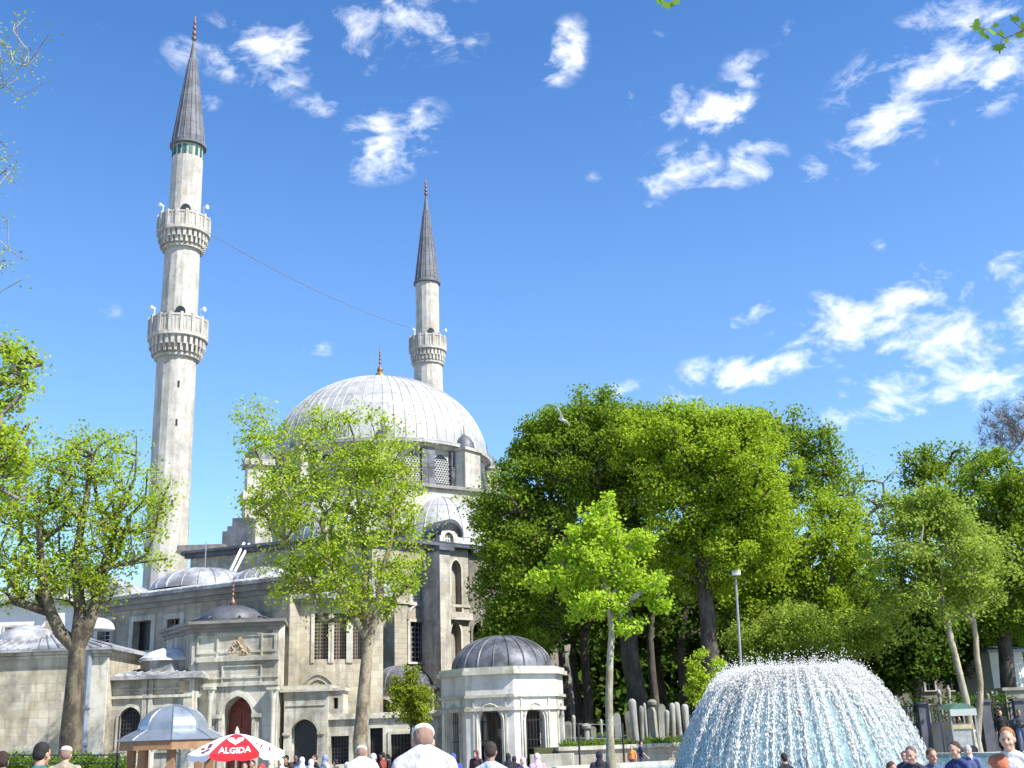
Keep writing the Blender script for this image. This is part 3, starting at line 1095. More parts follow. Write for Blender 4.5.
# octagonal base under the drum with half domes
zc8 = at(447, 545, CY - 10).z
a8 = R(12)
R8 = RD + 1.9
oc = [(CX + R8 * math.cos(a8 + k * PI / 4), CY + R8 * math.sin(a8 + k * PI / 4)) for k in range(8)]
mb = MB().prism(oc, 8, zdr - .45)
mb.build('octagon_base', M['pale'], t)
mb = MB()
oc2 = [(CX + (R8 + .3) * math.cos(a8 + k * PI / 4), CY + (R8 + .3) * math.sin(a8 + k * PI / 4)) for k in range(8)]
mb.prism(oc2, zdr - .447, zdr - .2)
mb.build('base_cornice', M['cornice'], t)
for k in range(8):
    an = a8 + (k + .5) * PI / 4
    ap = R8 * math.cos(PI / 8)
    T = radial(CX, CY, an)
    c = T(0, ap - .2, 0)
    r_ = 3.1
    h_ = zdr - .9 - zc8
    if math.sin(an) > .35:
        continue
    mb = MB()
    prof = dome_profile(r_, h_ * .92, zc8 + .15, 10)
    mb.lathe(prof, c[:2], 24, an - PI / 2, an + PI / 2, cap=False)
    for i in range(11):
        aa = an - PI / 2 + PI * i / 10
        mb.tube([(c[0] + (pr + .01) * math.cos(aa), c[1] + (pr + .01) * math.sin(aa), pz + .01) for pr, pz in prof[:-1]], .045, 4)
    mb.lathe([(r_ + .3, zc8 - .1), (r_ + .3, zc8 + .12), (r_, zc8 + .2)], c[:2], 24, an - PI / 2, an + PI / 2, cap=False)
    mb.build('half_dome', M['leadlight'], t, True)
    mb = MB().lathe([(r_ - .1, 8), (r_ - .1, zc8 - .1)], c[:2], 24, an - PI / 2, an + PI / 2, cap=False)
    mb.build('exedra_wall', M['pale'], t, True)

# prayer hall block, rotated
fE = Fac(372, 73, 470, 78.5, 600)
W = fE.w
L, zt = fE.loc(468, 548)
_, zt = fE.loc(440, 547)
zt = max(zt, 9)
sb0, sb1 = fE.loc(426, 620)[0], fE.loc(444, 620)[0]
opl = []
r = fE.rect(410, 622, 424, 662); opl.append(r + (0,))
r2 = fE.rect(411, 577, 423, 604); opl.append((r2[0], r2[1], r2[2], r2[3], .5))
r3 = fE.rect(451, 560, 461, 612); opl.append((r3[0], r3[1], r3[2], r3[3], .7))
r4 = fE.rect(451, 622, 461, 680); opl.append((r4[0], r4[1], r4[2], r4[3], .7))
mb = wall_mesh(fE, 0, L, GL - .3, zt, opl, .5)
hd = 20
mb.box(0, .4, -hd, -.503, GL - .3, zt, W)
mb.box(L - .4, L, -hd, -.503, GL - .3, zt, W)
mb.box(.403, L - .403, -hd, -hd + .4, GL - .3, zt, W)
hall = mb.build('hall_wall', M['weathered'], t)
window(fE, t, opl[0], sur=.2, bars=(3, 7), paneM=M['dark'])
window(fE, t, opl[1], sur=.18, bars=(4, 8), barM=M['lattice'], paneM=M['dark'], br=.05)
for o in opl[2:]:
    window(fE, t, o, sur=.14, bars=None, paneM=M['weathered'], name='niche')
mb = MB()
s, z = fE.loc(417, 612)
Pa = arch_pts(s - .75, s + .75, z - .5, z + .45, 10)
mb.tube([W(a, .05, b) for a, b in Pa], .09, 4)
mb.box(0, L, -.05, .1, fE.loc(417, 604)[1] - .05, fE.loc(417, 604)[1] + .12, W)
mb.build('string_course', M['trim'], t)
# buttress
mb = MB()
sb0 = fE.loc(440.5, 620, 1.9)[0]; sb1 = fE.loc(451, 620, 1.9)[0]
mb.box(sb0, sb1, .003, 1.9, GL - .3, zt - .6, W)
mb.build('buttress', M['pale'], t)
mb = MB()
mb.box(sb1 + .3, L, .003, .35, fE.loc(455, 617)[1] - .2, fE.loc(455, 617)[1] + .25, W)
mb.build('corbel_band', M['pale'], t)
mb = MB()
mb.box(-.4, L + .5, -hd, .5, zt + .003, zt + .18, W)
mb.box(sb0 - .2, sb1 + .2, .503, 2.15, zt - .595, zt - .35, W)
mb.poly([W(-.4, .5, zt + .185), W(L + .5, .5, zt + .185), W(L - 1, -5, zt + 1.5), W(1, -5, zt + 1.5)])
for i in range(16):
    s = (L) * i / 15
    mb.tube([W(s, .5, zt + .2), W(min(max(s, 1), L - 1), -5, zt + 1.52)], .045, 4)
mb.build('hall_roof', M['leaddark'], t)
# tympanum with window to the right of half dome
fT = Fac(438, 79, 460, 80.5, 535)
W = fT.w
a, z1 = fT.loc(439.5, 524); b, _ = fT.loc(458, 530); _, z0 = fT.loc(449, 549)
mb = MB()
r = fT.rect(444, 529, 453, 545)
wall_mesh(fT, a, b, zt + .19, z1, [(r[0], r[1], zt + .4, z1 - .5, .4)], .4, mb)
mb.build('tympanum', M['pale'], t)
window(fT, t, (r[0], r[1], zt + .4, z1 - .5, .4), .4, sur=.1, bars=(3, 4), barM=M['lattice'], br=.04)
mb = MB()
Pa = arch_pts(a - .15, b + .15, z1 - .6, z1 + .4, 10, False)
for (x0, y0), (x1, y1) in zip(Pa[:-1], Pa[1:]):
    mb.poly([W(x0, .35, y0), W(x1, .35, y1), W(x1, -1.6, y1), W(x0, -1.6, y0)])
    mb.poly([W(x0, .3, y0 - .25), W(x1, .3, y1 - .25), W(x1, .35, y1), W(x0, .35, y0)])
    mb.poly([W(x0, .3, y0 - .25), W(x1, .3, y1 - .25), W(x1, -.2, z1 - .7), W(x0, -.2, z1 - .7)])
mb.build('tympanum_roof', M['leaddark'], t, True)

# left lower body of the mosque
fF = Fac(190, 80, 380, 74.5, 570)
W = fF.w
L, zt2 = fF.loc(300, 543)
L = fF.loc(380, 570)[0]
s, z = fF.loc(256, 577)
op = (s - .65, s + .65, z - .65, z + .65, .6)
ops = [op]
for px in (210, 300, 340):
    q, _ = fF.loc(px, 577)
    ops.append((q - .65, q + .65, z - .65, z + .65, .6))
mb = wall_mesh(fF, 0, L, GL - .3, zt2, ops, .5)
mb.box(0, .4, -14, -.503, GL - .3, zt2, W)
mb.box(.403, L, -14, -13.6, GL - .3, zt2, W)
mb.build('side_wall', M['cream'], t)
for o in ops:
    window(fF, t, o, sur=.14, bars=(5, 5), barM=M['lattice'], paneM=M['dark'], br=.04)
mb = MB()
band(mb, fF, 0, L, zt2 - .3, .298, .3)
mb.box(-.5, L, -14.2, .5, zt2 + .003, zt2 + .18, W)
mb.poly([W(-.5, .5, zt2 + .185), W(L, .5, zt2 + .185), W(L, -6, zt2 + 1.0), W(1, -6, zt2 + 1.0)])
mb.build('side_roof', M['leaddark'], t)
# stepped tower left of the drum
k = MB()
cT = at(257, 500, 84)
zl = [at(252, y, 84).z for y in (530, 503, 494, 468, 462)]
def sq(w, d=None):
    d = d or w
    c_, s_ = math.cos(R(20)), math.sin(R(20))
    return [(cT.x + c_ * x - s_ * y, cT.y + s_ * x + c_ * y) for x, y in ((-w, -d), (w, -d), (w, d), (-w, d))]
k.prism(sq(.95), zt2 + .19, zl[1]); k.prism(sq(1.15), zl[1] + .003, zl[2]); k.prism(sq(.85), zl[2] + .003, zl[3]); k.prism(sq(1.1), zl[3] + .003, zl[4])
st = k.build('stair_turret', M['pale'], t)
MB().lathe([(.95, zl[4] + .003), (.9, zl[4] + .5), (.6, zl[4] + 1.1), (.05, zl[4] + 1.4)], (cT.x, cT.y), 16).build('turret_cap', M['leaddark'], st, True)
mb = MB()
for i, (px, py, hh) in enumerate(((243, 528, 1.2), (238, 536, .8), (233, 541, .5))):
    p = at(px, py, 83)
    mb.box(p.x - .6, p.x + .9, 82.2 + i * .003, 84.5, zt2 + .19, p.z + .6)
mb.build('stepped_buttress', M['leaddark'], t)
# chimneys / small dark bits by the minaret
mb = MB()
p = at(193, 560, 81)
mb.box(p.x - 1.0, p.x + 2.3, 80.4, 82, zt2 + .19, at(200, 546, 81).z)
mb.build('parapet', M['darkstone'], t)

# shaded right side wing behind the trees
fR = Fac(470, 79, 575, 84, 620)
W = fR.w
L, zt3 = fR.loc(570, 560)
ops = []
for px in (478, 495, 512, 545):
    r = fR.rect(px - 5, 622, px + 5, 690)
    ops.append(r + (.8,))
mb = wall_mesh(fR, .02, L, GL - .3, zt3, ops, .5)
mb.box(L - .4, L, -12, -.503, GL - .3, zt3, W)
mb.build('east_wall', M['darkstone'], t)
for o in ops:
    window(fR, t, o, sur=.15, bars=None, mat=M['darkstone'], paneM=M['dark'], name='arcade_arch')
mb = MB(); mb.box(0, L + .4, -12, .4, zt3 + .003, zt3 + .2, W); mb.build('east_roof', M['leaddark'], t)
mb = MB()
a, z1 = fR.loc(515, 585); b, _ = fR.loc(529, 620)
mb.box(a, b, .003, 1.4, GL, z1 + .5, W)
mb.build('pier', M['cream'], t)
mb = MB()
r = fR.rect(496, 616, 513, 650, 1.0)
mb.box(r[0], r[1], .003, 1.0, GL, r[3], W)
lt = mb.build('lattice_block', M['darkstone'], t)


# ------------------------------------------------------------------ minarets
def minaret(px_axis, py_ref, Y, rows, label, N=16):
    c = at(px_axis, py_ref, Y)
    cx, cy = c.x, c.y
    t = thing('minaret', label, 'minaret', (cx, cy, GL), 'stone minarets of the mosque')
    Z = lambda py: at(px_axis, py, Y).z
    K = lambda py: mpp(px_axis, py, Y)
    # shaft
    mb = MB()
    prof = [(r * K(py), Z(py)) for py, r in rows['shaft']]
    mb.lathe(prof, (cx, cy), N)
    sh = mb.build('shaft', M['minaret'], t)
    # slit windows
    sb = MB()
    for i, py in enumerate(rows['slits']):
        a = -PI / 2 + .45
        rr = np.interp(py, [q[0] for q in rows['shaft']][::-1] if rows['shaft'][0][0] > rows['shaft'][-1][0] else [q[0] for q in rows['shaft']],
                       [q[1] for q in rows['shaft']][::-1] if rows['shaft'][0][0] > rows['shaft'][-1][0] else [q[1] for q in rows['shaft']]) * K(py)
        T = radial(cx, cy, a)
        sb = MB()
        sb.box(-.07, .07, rr - .2, rr + .03, Z(py), Z(py) + .5, T)
        sb.build('slit_window', M['dark'], t)
    for (ptop, pbot, pm, r_par, r_low) in rows['balconies']:
        rp, rl = r_par * K(pbot), r_low * K(pm)
        z0, z1, zm = Z(pbot), Z(ptop), Z(pm)
        bt = MB()
        bt.lathe([(rl, zm - .25), (rl + .12, zm - .22), (rl + .12, zm - .05), (rl + .02, zm)], (cx, cy), N * 2)
        bt.lathe([(rl, zm), (rl + (rp - rl) * .35, zm + (z0 - zm) * .4), (rp - .25, z0 - .15)], (cx, cy), N * 2)
        bt.lathe([(rp - .05, z0 - .15), (rp + .06, z0 - .1), (rp + .06, z0 + .12), (rp, z0 + .14)], (cx, cy), N * 2)
        bal = bt.build('balcony', M['minaret'], t)
        # muqarnas: rows of hanging consoles
        mq_ = MB()
        nn = 28
        for j in range(nn):
            a = 2 * PI * j / nn
            T = radial(cx, cy, a)
            h = (z0 - zm)
            mq_.box(-.10, .10, rl - .1, rl + (rp - rl) * .55, zm + h * .05, zm + h * .5, T)
            T = radial(cx, cy, a + PI / nn)
            mq_.box(-.12, .12, rl - .1, rp - .1, zm + h * .42, zm + h * .9, T)
        mq_.build('muqarnas', M['cornice'] if False else M['minaret'], bal)
        # parapet panels with openwork frames
        pb = MB()
        for j in range(N):
            a = 2 * PI * (j + .5) / N
            T = radial(cx, cy, a)
            wd_ = rp * math.tan(PI / N)
            zt_ = z1 - .02
            zb_ = z0 + .15
            pb.box(-wd_, wd_, rp - .16, rp - .06, zb_ + .1, zt_ - .14, T)
            pb.box(-wd_, wd_, rp - .2, rp, zt_ - .14, zt_, T)
            pb.box(-wd_, wd_, rp - .2, rp, zb_, zb_ + .1, T)
            # raised tracery
            for q in (-.55, 0, .55):
                pb.box(wd_ * q - .035, wd_ * q + .035, rp - .06, rp - .02, zb_ + .14, zt_ - .18, T)
            T = radial(cx, cy, a + PI / N)
            pb.box(-.11, .11, rp - .2, rp + .07, zb_ - .05, zt_ + .12, T)
        pb.build('parapet', M['minaret'], bal)
        # door towards the square, loudspeakers
        a = -PI / 2 + .35
        T = radial(cx, cy, a)
        rs = float(np.interp(ptop, sorted(q[0] for q in rows['shaft']), [q[1] for q in sorted(rows['shaft'])])) * K(ptop)
        db = MB()
        zt_ = z1 + .55
        Pq = arch_pts(-.38, .38, zt_ - .1, zt_ + .3, 8)
        db.poly([T(x, rs + .04, z) for x, z in [(-.38, z0)] + Pq + [(.38, z0)]])
        db.build('door', M['dark'], t)
        for a in (-PI / 2 - .75, -PI / 2 + 1.15):
            T = radial(cx, cy, a)
            lb = MB()
            o_ = T(0, rp - .1, z1 + .1)
            lb.tube([o_, T(0, rp - .1, z1 + .55)], .04, 5)
            lb.tube([T(0, rp - .2, z1 + .6), T(0, rp + .05, z1 + .61), T(0, rp + .28, z1 + .62)], .04, 10, .18)
            lb.build('loudspeaker', M['white'], bal)
    # green tile band
    if rows.get('tiles'):
        pt, pb_ = rows['tiles']
        rr = rows['tile_r'] * K(pt)
        tb = MB()
        for j in range(N):
            T = radial(cx, cy, 2 * PI * (j + .5) / N)
            ap = rr * math.cos(PI / N)
            tb.box(-.26, .0, ap - .05, ap + .03, Z(pb_), Z(pt), T)
        tb.build('tile_band', M['tile'], t)
    # spire
    p0, p1, rpx = rows['spire']
    z0, z1 = Z(p0), Z(p1)
    r0 = rpx * K(p0)
    mb = MB()
    mb.lathe([(r0 * .9, z0 - .25), (r0 * 1.12, z0 - .18), (r0 * 1.12, z0 + .02), (r0 * 1.0, z0 + .1), (r0 * .86, z0 + (z1 - z0) * .17), (r0 * .55, z0 + (z1 - z0) * .5), (r0 * .24, z0 + (z1 - z0) * .82), (.10, z1)], (cx, cy), 32)
    for j in range(16):
        a = 2 * PI * j / 16
        mb.tube([(cx + r_ * r0 * math.cos(a), cy + r_ * r0 * math.sin(a), z0 + (z1 - z0) * q) for r_, q in ((1.0, .02), (.87, .17), (.56, .5), (.25, .82))], .05, 4, .03)
    sp_ = mb.build('spire', M['spire'], t, True)
    pt = rows['tip']
    zt_ = Z(pt)
    fb_ = MB()
    hh = zt_ - z1
    for j in range(4):
        zc_ = z1 + hh * (j + .5) / 4.6
        rr = .22 - .03 * j
        fb_.lathe([(.03, zc_ - .3), (rr * .8, zc_ - .13), (rr, zc_), (rr * .8, zc_ + .13), (.03, zc_ + .3)], (cx, cy), 10)
    fb_.tube([(cx, cy, z1 - .2), (cx, cy, zt_)], .045, 6)
    fb_.build('finial', M['bronze'], sp_, True)
    return t, cx, cy


ROWS_A = dict(shaft=[(760, 30), (600, 26), (592, 21.5), (480, 20), (356, 19.2), (330, 18.2), (318, 18.2), (248, 17), (215, 15.6), (160, 15), (147, 15)],
              slits=[392, 430, 510], balconies=[(220, 236, 250, 25.2, 18.5), (322, 341, 358, 28.5, 20.5)],
              tiles=(151, 160), tile_r=15.1, spire=(147, 42, 16), tip=17)
mA, ax, ay = minaret(180, 300, 85, ROWS_A, 'taller looking two-balcony stone minaret at the left with green tile band below its spire')
ROWS_B = dict(shaft=[(760, 22), (560, 18), (480, 16), (364, 14.2), (350, 12), (330, 11.6), (283, 11.6)],
              slits=[], balconies=[(339, 352, 364, 18.3, 14.5)], spire=(283, 196, 12), tip=179)
mB, bx, by = minaret(427.5, 320, 117, ROWS_B, 'second stone minaret with one visible balcony, rising behind the great dome')
# widened foot of the left minaret
mb = MB()
zA = at(168, 590, 85).z
mb.prism([(ax + 2.6 * math.cos(q), ay + 2.6 * math.sin(q)) for q in [PI / 4 + .3 + i * PI / 2 for i in range(4)]], GL, zA - 1.2)
mb.build('base', M['minaret'], mA)
# wire between the minarets
p0, p1 = Vector((ax + 2, ay - 1, at(207, 236, 85).z)), Vector((bx - 1.8, by - 1, at(408, 331, 117).z))
pts = []
for i in range(25):
    q = i / 24
    p = p0.lerp(p1, q)
    p.z -= 4 * .7 * q * (1 - q)
    pts.append(p)
tag(MB().tube(pts, .03, 4).build('cable', M['irongrey']), 'thin cable strung in the sky between the two minarets', 'cable')
# two white pipes leaning on the roof
for i, (xa, ya, xb, yb) in enumerate(((229, 574, 244, 543), (233, 575, 249, 544))):
    a, b = at(xa, ya, 75.5), at(xb, yb, 78.6)
    tag(MB().tube([a, b], .09, 6).build('roof_pipe', M['white']), 'long white pipe leaning up the mosque roof, ' + ('left one of the pair' if i == 0 else 'right one of the pair'), 'pipe', 'white pipes leaning on the roof')
# satellite dish
mb = MB()
c = at(304, 678, 58.8)

# ------------------------------------------------------------------ octagonal tomb kiosk
c = at(503, 700, 53.5)
CXk, CYk = c.x, c.y
kk = mpp(503, 680, 53.5)
Rk = 61.5 * kk
t = thing('octagonal_tomb', 'open octagonal marble pavilion with pointed arches and blue grey lead dome', 'pavilion', (CXk, CYk, GL))
ztk = at(503, 697, CYk - Rk).z
zek = at(503, 671, CYk - Rk).z
zdk = at(503, 636, CYk).z
ph = R(-90 + 10.5)
V8 = [(CXk + Rk * math.cos(ph + k * PI / 4), CYk + Rk * math.sin(ph + k * PI / 4)) for k in range(8)]


class Fac2(Fac):
    def __init__(s, a, b):
        s.o = Vector((a[0], a[1], 0)); d = Vector((b[0] - a[0], b[1] - a[1], 0)); s.len = d.length; s.u = d.normalized(); s.n = Vector((s.u.y, -s.u.x, 0))


wm = MB(); tm = MB()
for k in range(8):
    f = Fac2(V8[k], V8[(k + 1) % 8])
    L = f.len
    zt_ = at(503, 706, CYk - Rk).z
    o = (L * .27, L * .73, GL + .9, zt_, L * .28)
    wall_mesh(f, .0, L, GL - .3, zek, [o], .35, wm)
    # panel frame round each arch
    frame(tm, (L * .15, L * .85, GL + .4, zt_ + .45), .07, .05, f.w)
    tm.box(L * .02, L * .98, .003, .045, GL, GL + .3, f.w)
    P_ = arch_pts(o[0] - .1, o[1] + .1, o[3] - o[4], o[3] + .12)
    tm.tube([f.w(o[0] - .1, .02, GL + 1)] + [f.w(a, .02, b) for a, b in P_] + [f.w(o[1] + .1, .02, GL + 1)], .05, 4)
    # slender grille in arch
    gb = MB()
    for i in range(1, 6):
        x = o[0] + (o[1] - o[0]) * i / 6
        gb.box(x - .012, x + .012, -.2, -.176, GL + .9, o[3] - o[4] * .35, f.w)
    for zz in (1.4, 2.2, 3.0):
        gb.box(o[0], o[1], -.2, -.18, GL + zz, GL + zz + .03, f.w)
    gb.build('grille', M['iron'], t)
wm.build('wall', M['white_marble'], t)
tm.build('moulding', M['trim'], t)
mb = MB()
for (z0, z1, e) in ((ztk - .55, ztk - .4, .1), (ztk + .55 - .55, ztk + .12, .12), (zek - .12, zek + .05, .22), (zek + .053, zek + .2, .1)):
    mb.prism([(CXk + (Rk + e) * math.cos(ph + k * PI / 4), CYk + (Rk + e) * math.sin(ph + k * PI / 4)) for k in range(8)], z0, z1)
mb.build('cornice', M['trim'], t)
rk = 50 * kk
mb = dome_mesh((CXk, CYk), rk, zdk - zek - .2, zek + .2, 20, .04, 48, 12)
mb.build('dome', M['leadblue'], t, True)
c = (CXk, CYk)
MB().lathe([(.5, GL + .2), (.5, GL + 1.1), (.12, GL + 1.15), (.1, GL + 2.2), (.3, GL + 2.4), (.3, GL + 2.7), (.02, GL + 2.75)], c, 12).build('cenotaph', M['marble'], t, True)

# ------------------------------------------------------------------ vegetation
BK = {
    'plane': barkmat('plane_bark', (.13, .10, .065), (.30, .26, .17), 2.2, True),
    'old': barkmat('shade_dark_plane_bark', (.055, .042, .028), (.15, .125, .08), 2.2, True),  # dark brown bark with the left trunk's shade mixed into the colour
    'dark': barkmat('dark_bark', (.045, .038, .03), (.10, .085, .065), 3),
    'pale': barkmat('pale_bark', (.25, .21, .14), (.40, .36, .26), 3),
    'grey': barkmat('grey_bark', (.12, .105, .09), (.2, .18, .15), 3),
}
LF = {
    'plane': leafmat('plane_leaves', (.24, .34, .02), (.44, .55, .05), .58),
    'lime': leafmat('lime_leaves', (.28, .42, .02), (.46, .60, .05), .55),
    'mid': leafmat('mid_leaves', (.085, .15, .014), (.25, .36, .03), .45),
    'fresh': leafmat('fresh_leaves', (.16, .25, .015), (.38, .50, .035), .5),
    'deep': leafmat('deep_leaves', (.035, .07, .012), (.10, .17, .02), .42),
    'olive': leafmat('olive_leaves', (.16, .24, .03), (.34, .44, .07), .52),
    'cypress': leafmat('cypress_leaves', (.12, .16, .015), (.28, .33, .03), .4),
    'hedge': leafmat('hedge_leaves', (.05, .11, .02), (.16, .25, .03), .35),
}


def leaf_mesh(name, C, n, sigma, size, mat, parent, rng, flat=.75, droop=0.0):
    """n leaves round every clump centre"""
    N = len(C) * n
    cs = np.repeat(C, n, axis=0)
    sg = np.repeat(rng.uniform(.6, 1.35, len(C)) * sigma, n)
    d = rng.normal(size=(N, 3))
    d /= np.linalg.norm(d, axis=1)[:, None]
    rad = rng.random(N) ** .5
    P = cs + d * (rad * sg)[:, None] * np.array([1, 1, flat]) * 1.45
    nrm = rng.normal(size=(N, 3)) + np.array([0, 0, .9])
    nrm /= np.linalg.norm(nrm, axis=1)[:, None]
    a = np.cross(nrm, rng.normal(size=(N, 3)))
    a /= np.linalg.norm(a, axis=1)[:, None]
    a[:, 2] -= droop
    b = np.cross(nrm, a)
    s = (size * rng.uniform(.6, 1.35, N))[:, None]
    V = np.empty((N, 4, 3), np.float32)
    V[:, 0] = P - a * s * .5
    V[:, 1] = P + b * s * .36 + nrm * s * .1
    V[:, 2] = P + a * s * .55
    V[:, 3] = P - b * s * .36 + nrm * s * .1
    off = np.array(absloc(parent))
    V = (V.reshape(-1, 3) - off).astype(np.float32)
    me = bpy.data.meshes.new(name)
    me.vertices.add(N * 4)
    me.vertices.foreach_set('co', V.ravel())
    me.loops.add(N * 4)
    me.loops.foreach_set('vertex_index', np.arange(N * 4, dtype=np.int32))
    me.polygons.add(N)
    me.polygons.foreach_set('loop_start', np.arange(0, N * 4, 4, dtype=np.int32))
    me.polygons.foreach_set('loop_total', np.full(N, 4, np.int32))
    me.materials.append(mat)
    me.update(calc_edges=True)
    o = bpy.data.objects.new(name, me)
    COL.objects.link(o)
    o.parent = parent
    return o


def limb_mesh(name, P, par, rad, mat, parent, rng):
    n = len(P)
    vs = []; fs = []
    for i in range(n):
        j = par[i]
        if j < 0:
            continue
        p0, p1 = P[j], P[i]
        d = p1 - p0
        l = np.linalg.norm(d)
        if l < 1e-5:
            continue
        d = d / l
        a = np.cross(d, (0.12, .05, 1) if abs(d[2]) < .9 else (1, 0.1, 0))
        a /= np.linalg.norm(a)
        b = np.cross(d, a)
        k = 10 if rad[i] > .15 else (6 if rad[i] > .04 else 3)
        r0 = min(rad[j], rad[i] * 1.6 + .01); r1 = rad[i]
        base = len(vs)
        for q in range(k):
            t = 2 * math.pi * q / k
            o = a * math.cos(t) + b * math.sin(t)
            w = 1.0
            vs.append(p0 - d * r0 * .25 + o * r0)
            vs.append(p1 + d * r1 * .15 + o * r1)
        for q in range(k):
            u = (q + 1) % k
            fs.append((base + 2 * q, base + 2 * u, base + 2 * u + 1, base + 2 * q + 1))
    off = absloc(parent)
    me = bpy.data.meshes.new(name)
    me.from_pydata([(v[0] - off.x, v[1] - off.y, v[2] - off.z) for v in vs], [], fs)
    me.polygons.foreach_set('use_smooth', [True] * len(me.polygons))
    me.materials.append(mat)
    me.update()
    o = bpy.data.objects.new(name, me)
    COL.objects.link(o)
    o.parent = parent
    return o


def tree(label, Y, trunk, r0, blobs, leaf='mid', bark='dark', size=.2, nleaf=50, sigma=.55, seed=1, name='tree', cat='tree', group=None,
         start=.45, outer=.5, droop=0.0, flat=.75, base_z=None, spread=1.0, leafless=False, tip=.012, wob=.08, limbs=(), lmax=None):
    rng = np.random.default_rng(seed)
    tp = [at(px, py, Y) for px, py in trunk]
    bz = base_z if base_z is not None else G(tp[0].x, Y)
    foot = Vector((tp[0].x, Y, bz))
    t = thing(name, label, cat, foot, group)
    pts = [foot] + [p for p in tp if p.z > bz + .3]
    P = [np.array(pts[0])]; par = [-1]
    for a, b in zip(pts[:-1], pts[1:]):
        n = max(1, int((b - a).length / .7))
        for i in range(1, n + 1):
            q = a.lerp(b, i / n)
            P.append(np.array(q) + rng.normal(size=3) * .035 * (1 if i < n else 0)); par.append(len(P) - 2)
    ntr = len(P)
    trk = ntr - 1
    lim = []
    for li, lp in enumerate(limbs):
        q3 = [at(x, y, Y + (1.2 if li % 2 else -1.0) * i / max(1, len(lp))) for i, (x, y) in enumerate(lp)]
        prev = trk
        a = Vector(P[trk])
        for b in q3:
            n = max(1, int((b - a).length / .7))
            for i in range(1, n + 1):
                P.append(np.array(a.lerp(b, i / n)) + rng.normal(size=3) * .04); par.append(prev); prev = len(P) - 1
                lim.append((prev, li))
            a = b
    ntr0 = ntr
    ntr = len(P)
    C = []
    for (px, py, rx, ry, dy, n) in blobs:
        c = at(px, py, Y + dy)
        k = mpp(px, py, Y + dy)
        R3 = np.array([rx * k, .5 * (rx + ry) * k * .9 * spread, ry * k])
        d = rng.normal(size=(n, 3)); d /= np.linalg.norm(d, axis=1)[:, None]
        # uneven outline
        lum = 1 + .22 * np.sin(d[:, 0] * 5 + seed) * np.cos(d[:, 2] * 6 + seed * 2)
        r = (rng.random(n) ** outer) * lum
        C.append(np.array(c) + d * r[:, None] * R3)
    C = np.concatenate(C)
    zc = foot.z + (P[trk][2] - foot.z) * start
    order = np.argsort(np.linalg.norm(C - P[trk], axis=1) + rng.normal(size=len(C)) * .6)
    PA = np.zeros((len(C) * 8 + ntr + 10, 3)); PA[:ntr] = P
    parl = list(par); cnt = ntr
    ok = np.zeros(len(PA), bool); ok[:ntr] = [p[2] > zc for p in P]
    ok[trk] = not limbs
    tips = []
    for ci in order:
        c = C[ci]
        dv = PA[:cnt] - c
        dist = np.linalg.norm(dv, axis=1) + np.maximum(0, dv[:, 2] + .3) * .9
        dist[~ok[:cnt]] = 1e9
        j = int(np.argmin(dist))
        p0 = PA[j]
        L = np.linalg.norm(c - p0)
        ns = min(7, max(1, int(L / .9)))
        prev = j
        for s in range(1, ns + 1):
            q = s / ns
            p = p0 + (c - p0) * q
            p = p + np.array([0, 0, -.10 * L * math.sin(math.pi * q)]) + rng.normal(size=3) * wob * L * (1 if s < ns else 0) * .5
            PA[cnt] = p; ok[cnt] = True; parl.append(prev); prev = cnt; cnt += 1
        tips.append(prev)
    PA = PA[:cnt]
    E = 2.35
    acc = np.zeros(cnt)
    for tpi in tips:
        acc[tpi] += tip ** E
    for i in range(cnt - 1, 0, -1):
        acc[i] = max(acc[i], tip ** E)
        acc[parl[i]] += acc[i]
    rad = acc ** (1 / E)
    rt = rad[trk]
    rad[:] = rad * min(3.5, max(.12, (r0 * .6) / max(rt, 1e-3))) if True else rad
    rad = np.maximum(rad, tip * .8)
    for (i, li) in lim:
        nn = [j for j, l2 in lim if l2 == li]
        rad[i] = max(rad[i] * .6, r0 * .48 * (1 - .75 * (i - nn[0]) / len(nn)))
    for i in range(ntr0):
        z = (P[i][2] - foot.z) / max(.1, (P[trk][2] - foot.z))
        rad[i] = r0 * (1 - .42 * z) + .35 * r0 * math.exp(-z * 18)
    rad[ntr:] = np.minimum(rad[ntr:], lmax or r0 * .62)
    limb_mesh('trunk', PA, parl, rad, BK[bark], t, rng)
    if not leafless:
        leaf_mesh('crown', C, nleaf, sigma, size, LF[leaf], t, rng, flat, droop)
    else:
        # twigs
        T = []; par2 = []
        vs = []
        mbt = MB()
        for c in C:
            for q in range(nleaf):
                d = rng.normal(size=3); d[2] = abs(d[2]) + .3; d /= np.linalg.norm(d)
                mbt.tube([c, c + d * sigma * .5 + rng.normal(size=3) * .04, c + d * sigma], tip * .8, 3, tip * .3)
        mbt.build('twigs', BK[bark], t)
    return t


# middle plane tree
tree('tall plane tree with mottled trunk and sparse yellow-green crown in front of the great dome', 47,
     [(362, 760), (362, 720), (364, 690), (367, 655), (368, 638)], .36,
     [(345, 520, 78, 72, 0, 105), (300, 470, 55, 50, 0, 50), (372, 455, 45, 48, 0, 50), (255, 435, 28, 32, 0, 20), (280, 510, 40, 45, 0, 28), (395, 510, 34, 45, 0, 36),
      (350, 590, 60, 38, 0, 56), (400, 575, 26, 34, 0, 20), (300, 570, 45, 34, 0, 34), (330, 425, 30, 22, 0, 15), (398, 440, 20, 18, 0, 6), (262, 500, 18, 18, 0, 7)],
     'plane', 'plane', .135, 60, .50, 3, 'plane_tree', start=.72, outer=.5, tip=.010,
     limbs=[[(355, 620), (343, 598), (330, 560), (322, 520)], [(367, 610), (366, 570), (362, 520), (358, 470), (354, 435)], [(377, 610), (384, 570), (392, 530), (396, 490)]])
